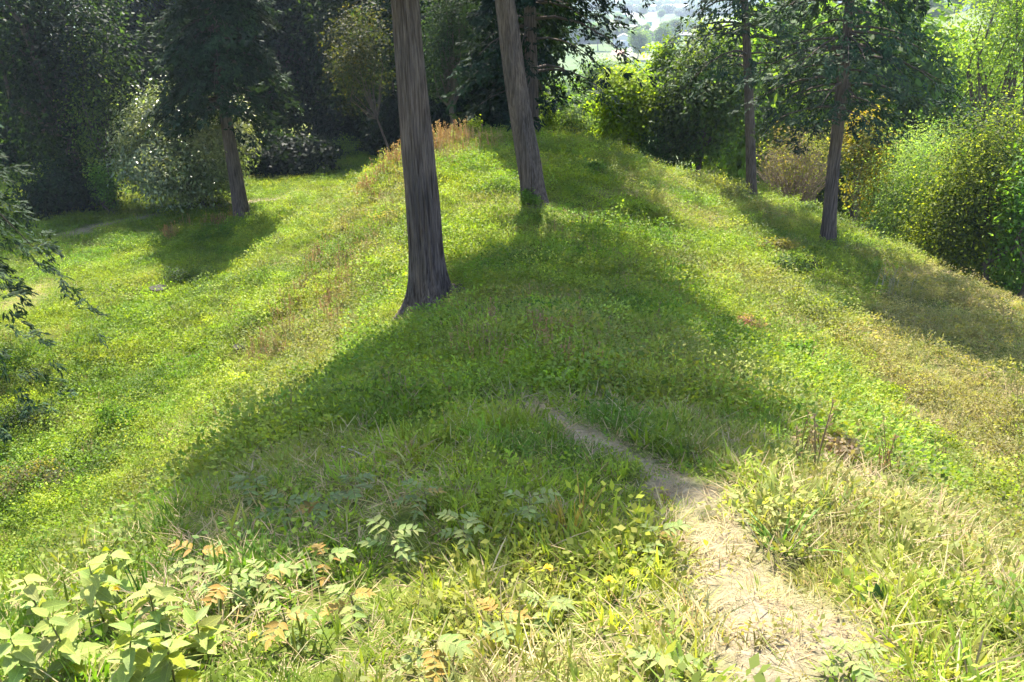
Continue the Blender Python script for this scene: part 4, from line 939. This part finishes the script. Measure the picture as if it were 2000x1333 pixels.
def house(name, label, px, py, wpx, hw, roof_h, gable_front, rmat, seed, depth=9, wmat=None, nwin=3, group=None, rotz=None):
    b = hit(px, py); d = np.linalg.norm(b - EYE); W = wpx / FPX * d * .5
    t = thing(name, label, 'building', b, group, rotz if rotz is not None else -math.atan2(b[0], b[1]))
    obj('wall', mesh('wall', *box(-W, W, 0, depth, -1.5, hw), wmat or wm), t)
    e = .6
    if gable_front:
        V = np.array([[-W - e, -e, hw], [W + e, -e, hw], [0, -e, hw + roof_h], [-W - e, depth + e, hw], [W + e, depth + e, hw], [0, depth + e, hw + roof_h]])
        F = np.array([[0, 3, 5, 2], [1, 2, 5, 4], [0, 1, 4, 3]]); obj('roof', mesh('roof', V, F, rmat), t)
        g = np.array([[-W, -.01, hw], [W, -.01, hw], [0, -.01, hw + roof_h * .93]]); obj('gable', mesh('gable', g, np.array([[0, 1, 2]]), wmat or wm), t)
    else:
        V = np.array([[-W - e, -e, hw], [W + e, -e, hw], [W + e, depth + e, hw], [-W - e, depth + e, hw], [-W, depth / 2, hw + roof_h], [W, depth / 2, hw + roof_h]])
        F = np.array([[0, 1, 5, 4], [2, 3, 4, 5], [3, 0, 4, 4], [1, 2, 5, 5]]); 
        me = bpy.data.meshes.new('roof'); me.from_pydata([tuple(v) for v in V], [], [(0, 1, 5, 4), (2, 3, 4, 5), (3, 0, 4), (1, 2, 5)]); me.materials.append(rmat); obj('roof', me, t)
    for k in range(nwin):
        xw = -W + (k + .5) * 2 * W / nwin; ww = min(1.1, W / nwin * .6)
        obj('window', mesh('window', *box(xw - ww, xw + ww, -.06, .05, .9, min(2.6, hw - .3)), dkw), t)
house('gabled_house', 'white gabled house with a grey roof in the valley gap', 1217, 93, 36, 4.2, 3.2, True, rm, 1, 16)
house('long_building', 'long pale building with a grey roof behind the gabled house', 1212, 78, 60, 5.5, 4.0, False, rm, 2, 14, nwin=7)
house('small_house', 'small house with a flat brown roof below the gabled house', 1252, 103, 30, 3.2, 1.2, False, rb, 3, 8, nwin=2)
house('dark_house', 'narrow dark house right of the gabled house in the valley gap', 1278, 80, 20, 6, 1.6, False, rb, 4, 8, wmat=rb, nwin=2)
house('warehouse', 'low white warehouse on the far plain', 1258, 24, 40, 8, 1.5, False, wm, 5, 20, nwin=5)
house('warehouse', 'low white warehouse beside the right conifer crown on the far plain', 1318, 26, 46, 8, 3, False, wm, 6, 20, nwin=4)
r = rs(77)
for k in range(26):
    house('town_building', 'tiny pale building of the hazy far town', r.uniform(1150, 1345), r.uniform(2, 15), r.uniform(5, 11), r.uniform(5, 9), 2, bool(r.rand() < .5), wm if r.rand() < .6 else rm, 7, 10, nwin=1, group='far town buildings')
def strip(name, label, pts, half, lift, m):
    P = np.array([hit(*p) for p in pts]); n = 40; tt = np.linspace(0, len(P) - 1, n)
    Q = np.stack([np.interp(tt, range(len(P)), P[:, i]) for i in range(3)], 1)
    for _ in range(4): Q[1:-1] = (Q[:-2] + 2 * Q[1:-1] + Q[2:]) / 4
    T = unit(np.gradient(Q[:, :2], axis=0)); nn = np.stack([-T[:, 1], T[:, 0]], 1) * half
    A = np.concatenate([Q[:, :2] + nn, (Q[:, 2] + lift)[:, None]], 1); B = np.concatenate([Q[:, :2] - nn, (Q[:, 2] + lift)[:, None]], 1)
    A2 = A - [0, 0, lift + 2]; B2 = B - [0, 0, lift + 2]
    V = np.concatenate([A, B, A2, B2]); F = []
    for i in range(n - 1): F += [[i, n + i, n + i + 1, i + 1], [i, i + 1, 2 * n + i + 1, 2 * n + i], [n + i + 1, n + i, 3 * n + i, 3 * n + i + 1]]
    tag(obj(name, mesh(name, V, np.array(F), m)), label, kind='structure')
strip('road', 'pale expressway curving through the far valley', [(1350, 72), (1300, 60), (1262, 50), (1238, 42), (1226, 33), (1238, 25)], 9, 1.2, asph)
strip('road', 'pale side road climbing beside the expressway', [(1190, 60), (1212, 45), (1222, 35), (1228, 26)], 6, .8, asph)
strip('road', 'narrow concrete lane between the valley houses', [(1225, 112), (1232, 100), (1240, 92)], 2.5, .3, asph)
def sign(label, px, py, wpx, hpx):
    b = hit(px, py + 14); d = np.linalg.norm(b - EYE); W = wpx / FPX * d * .5; zt = at(px, py - hpx / 2, b[1])[2] - b[2]; hh = hpx / FPX * d
    t = thing('highway_sign', label, 'sign', b, None, -math.atan2(b[0], b[1]))
    obj('sign_panel', mesh('sign_panel', *box(-W, W, -.15, .05, zt - hh, zt), sgn), t)
    for sx in (-.6, .6): obj('post', mesh('post', *box(sx * W - .2, sx * W + .2, .08, .4, -1, zt - .1), stl), t)
sign('green highway sign beside the expressway in the valley gap', 1267, 47, 10, 7)
sign('farther green highway sign left of the expressway', 1219, 32, 10, 6)
fm = plain_mat('pinkish_bare_field', (.36, .22, .17), (.45, .28, .22), .4, .95)
P = np.array([hit(*p) for p in [(1192, 108), (1222, 108), (1220, 98), (1196, 99)]]) + [0, 0, .15]
tag(obj('field', mesh('field', P, np.array([[0, 1, 2, 3]]), fm)), 'pinkish bare field plot below the gabled house', kind='structure')
b = hit(1251, 84); d = np.linalg.norm(b - EYE); V, F = tube([[0, 0, -1], [0, 0, 34 / FPX * d]], [.25, .18], 6)
t = thing('utility_pole', 'utility pole beside the gabled house in the valley', 'pole', b); obj('pole', mesh('pole', V, F, stl), t)
V, F = tube([[-1.4, 0, 31 / FPX * d], [1.4, 0, 31 / FPX * d]], [.1, .1], 5); obj('crossarm', mesh('crossarm', V, F, stl), t)
# trees about the houses
TL = [(1224, 62, 'dark green tree clump behind the long building'), (1238, 64, 'green tree behind the long building, right one'), (1208, 58, 'tree at the left of the expressway bend'), (1262, 78, 'yellowish tree right of the utility pole'), (1180, 60, 'tree half hidden by the dark conifer near the far road'), (1300, 84, 'dark pointed tree right of the valley houses'), (1318, 80, 'dark tree in front of the expressway at the right'), (1168, 100, 'tree below the dark conifer beside the pink field'), (1290, 42, 'tree on the far side of the expressway'), (1255, 36, 'far tree above the green sign'), (1245, 118, 'tree directly below the small brown-roofed house'), (1290, 105, 'tree right of the small brown-roofed house')]
for k, (px, py, lab) in enumerate(TL):
    p = hit(px, py); t = thing('valley_tree', lab, 'tree', p, 'trees about the valley houses', r.uniform(0, 6)); s = r.uniform(.9, 1.5); t.scale = (s, s, s)
    q = protos[[0, 1, 0, 3, 0, 2, 2, 0, 0, 0, 1, 0][k]]; obj('crown', q[0], t); obj('trunk', q[1], t)
# far woodland on plain and hills: reads as one mass
P = []
rr = rs(91)
for _ in range(4000):
    yy = 560 * math.exp(rr.rand() * 1.7); xx = yy * rr.uniform(-.1, .62)
    P.append((xx, yy))
P = np.array(P); dens = fbm(P[:, 0] / 140, P[:, 1] / 140, 95); rd = np.hypot(P[:, 0], P[:, 1])
P = P[(dens > .52) | (rd > 1500)]; Q = np.stack([P[:, 0], P[:, 1], ground_z(P[:, 0], P[:, 1]) - 1], 1)
SRC['wood'] = sources('far_crown', [(lambda g: (g[0], g[1]))(broad_crown((0, 0, 4), (5, 5, 4.5), 950 + k, lobes=10, clumps=10, per=7, lsize=1.6, csig=.15)) for k in range(3)], M['grass'])
scatter('far_woodland', 'hazy woodland patches on the far plain and hills', 'woodland', 'wood', Q, rr.uniform(.8, 1.6, len(Q)), vary(rr, (.07, .12, .04), len(Q), .25), 96, .05)

# ------------------------------------------------------------------ air between here and the far hills
hv = np.array(box(-7600, 7600, -560, 9600, -45, 75)[0])
hz = mesh('haze', hv, box(0, 1, 0, 1, 0, 1)[1], M['ground']); hz.materials.clear()
hm = bpy.data.materials.new('haze_air'); hm.use_nodes = True; hn = hm.node_tree; hn.nodes.clear()
ho = hn.nodes.new('ShaderNodeOutputMaterial'); pv = hn.nodes.new('ShaderNodeVolumePrincipled')
pv.inputs['Color'].default_value = (.68, .81, 1.0, 1); pv.inputs['Density'].default_value = .0003; pv.inputs['Anisotropy'].default_value = .3
hn.links.new(pv.outputs[0], ho.inputs['Volume']); hz.materials.append(hm)
tag(obj('haze', hz), 'thin bluish haze in the air over the valley', 'haze', kind='stuff')
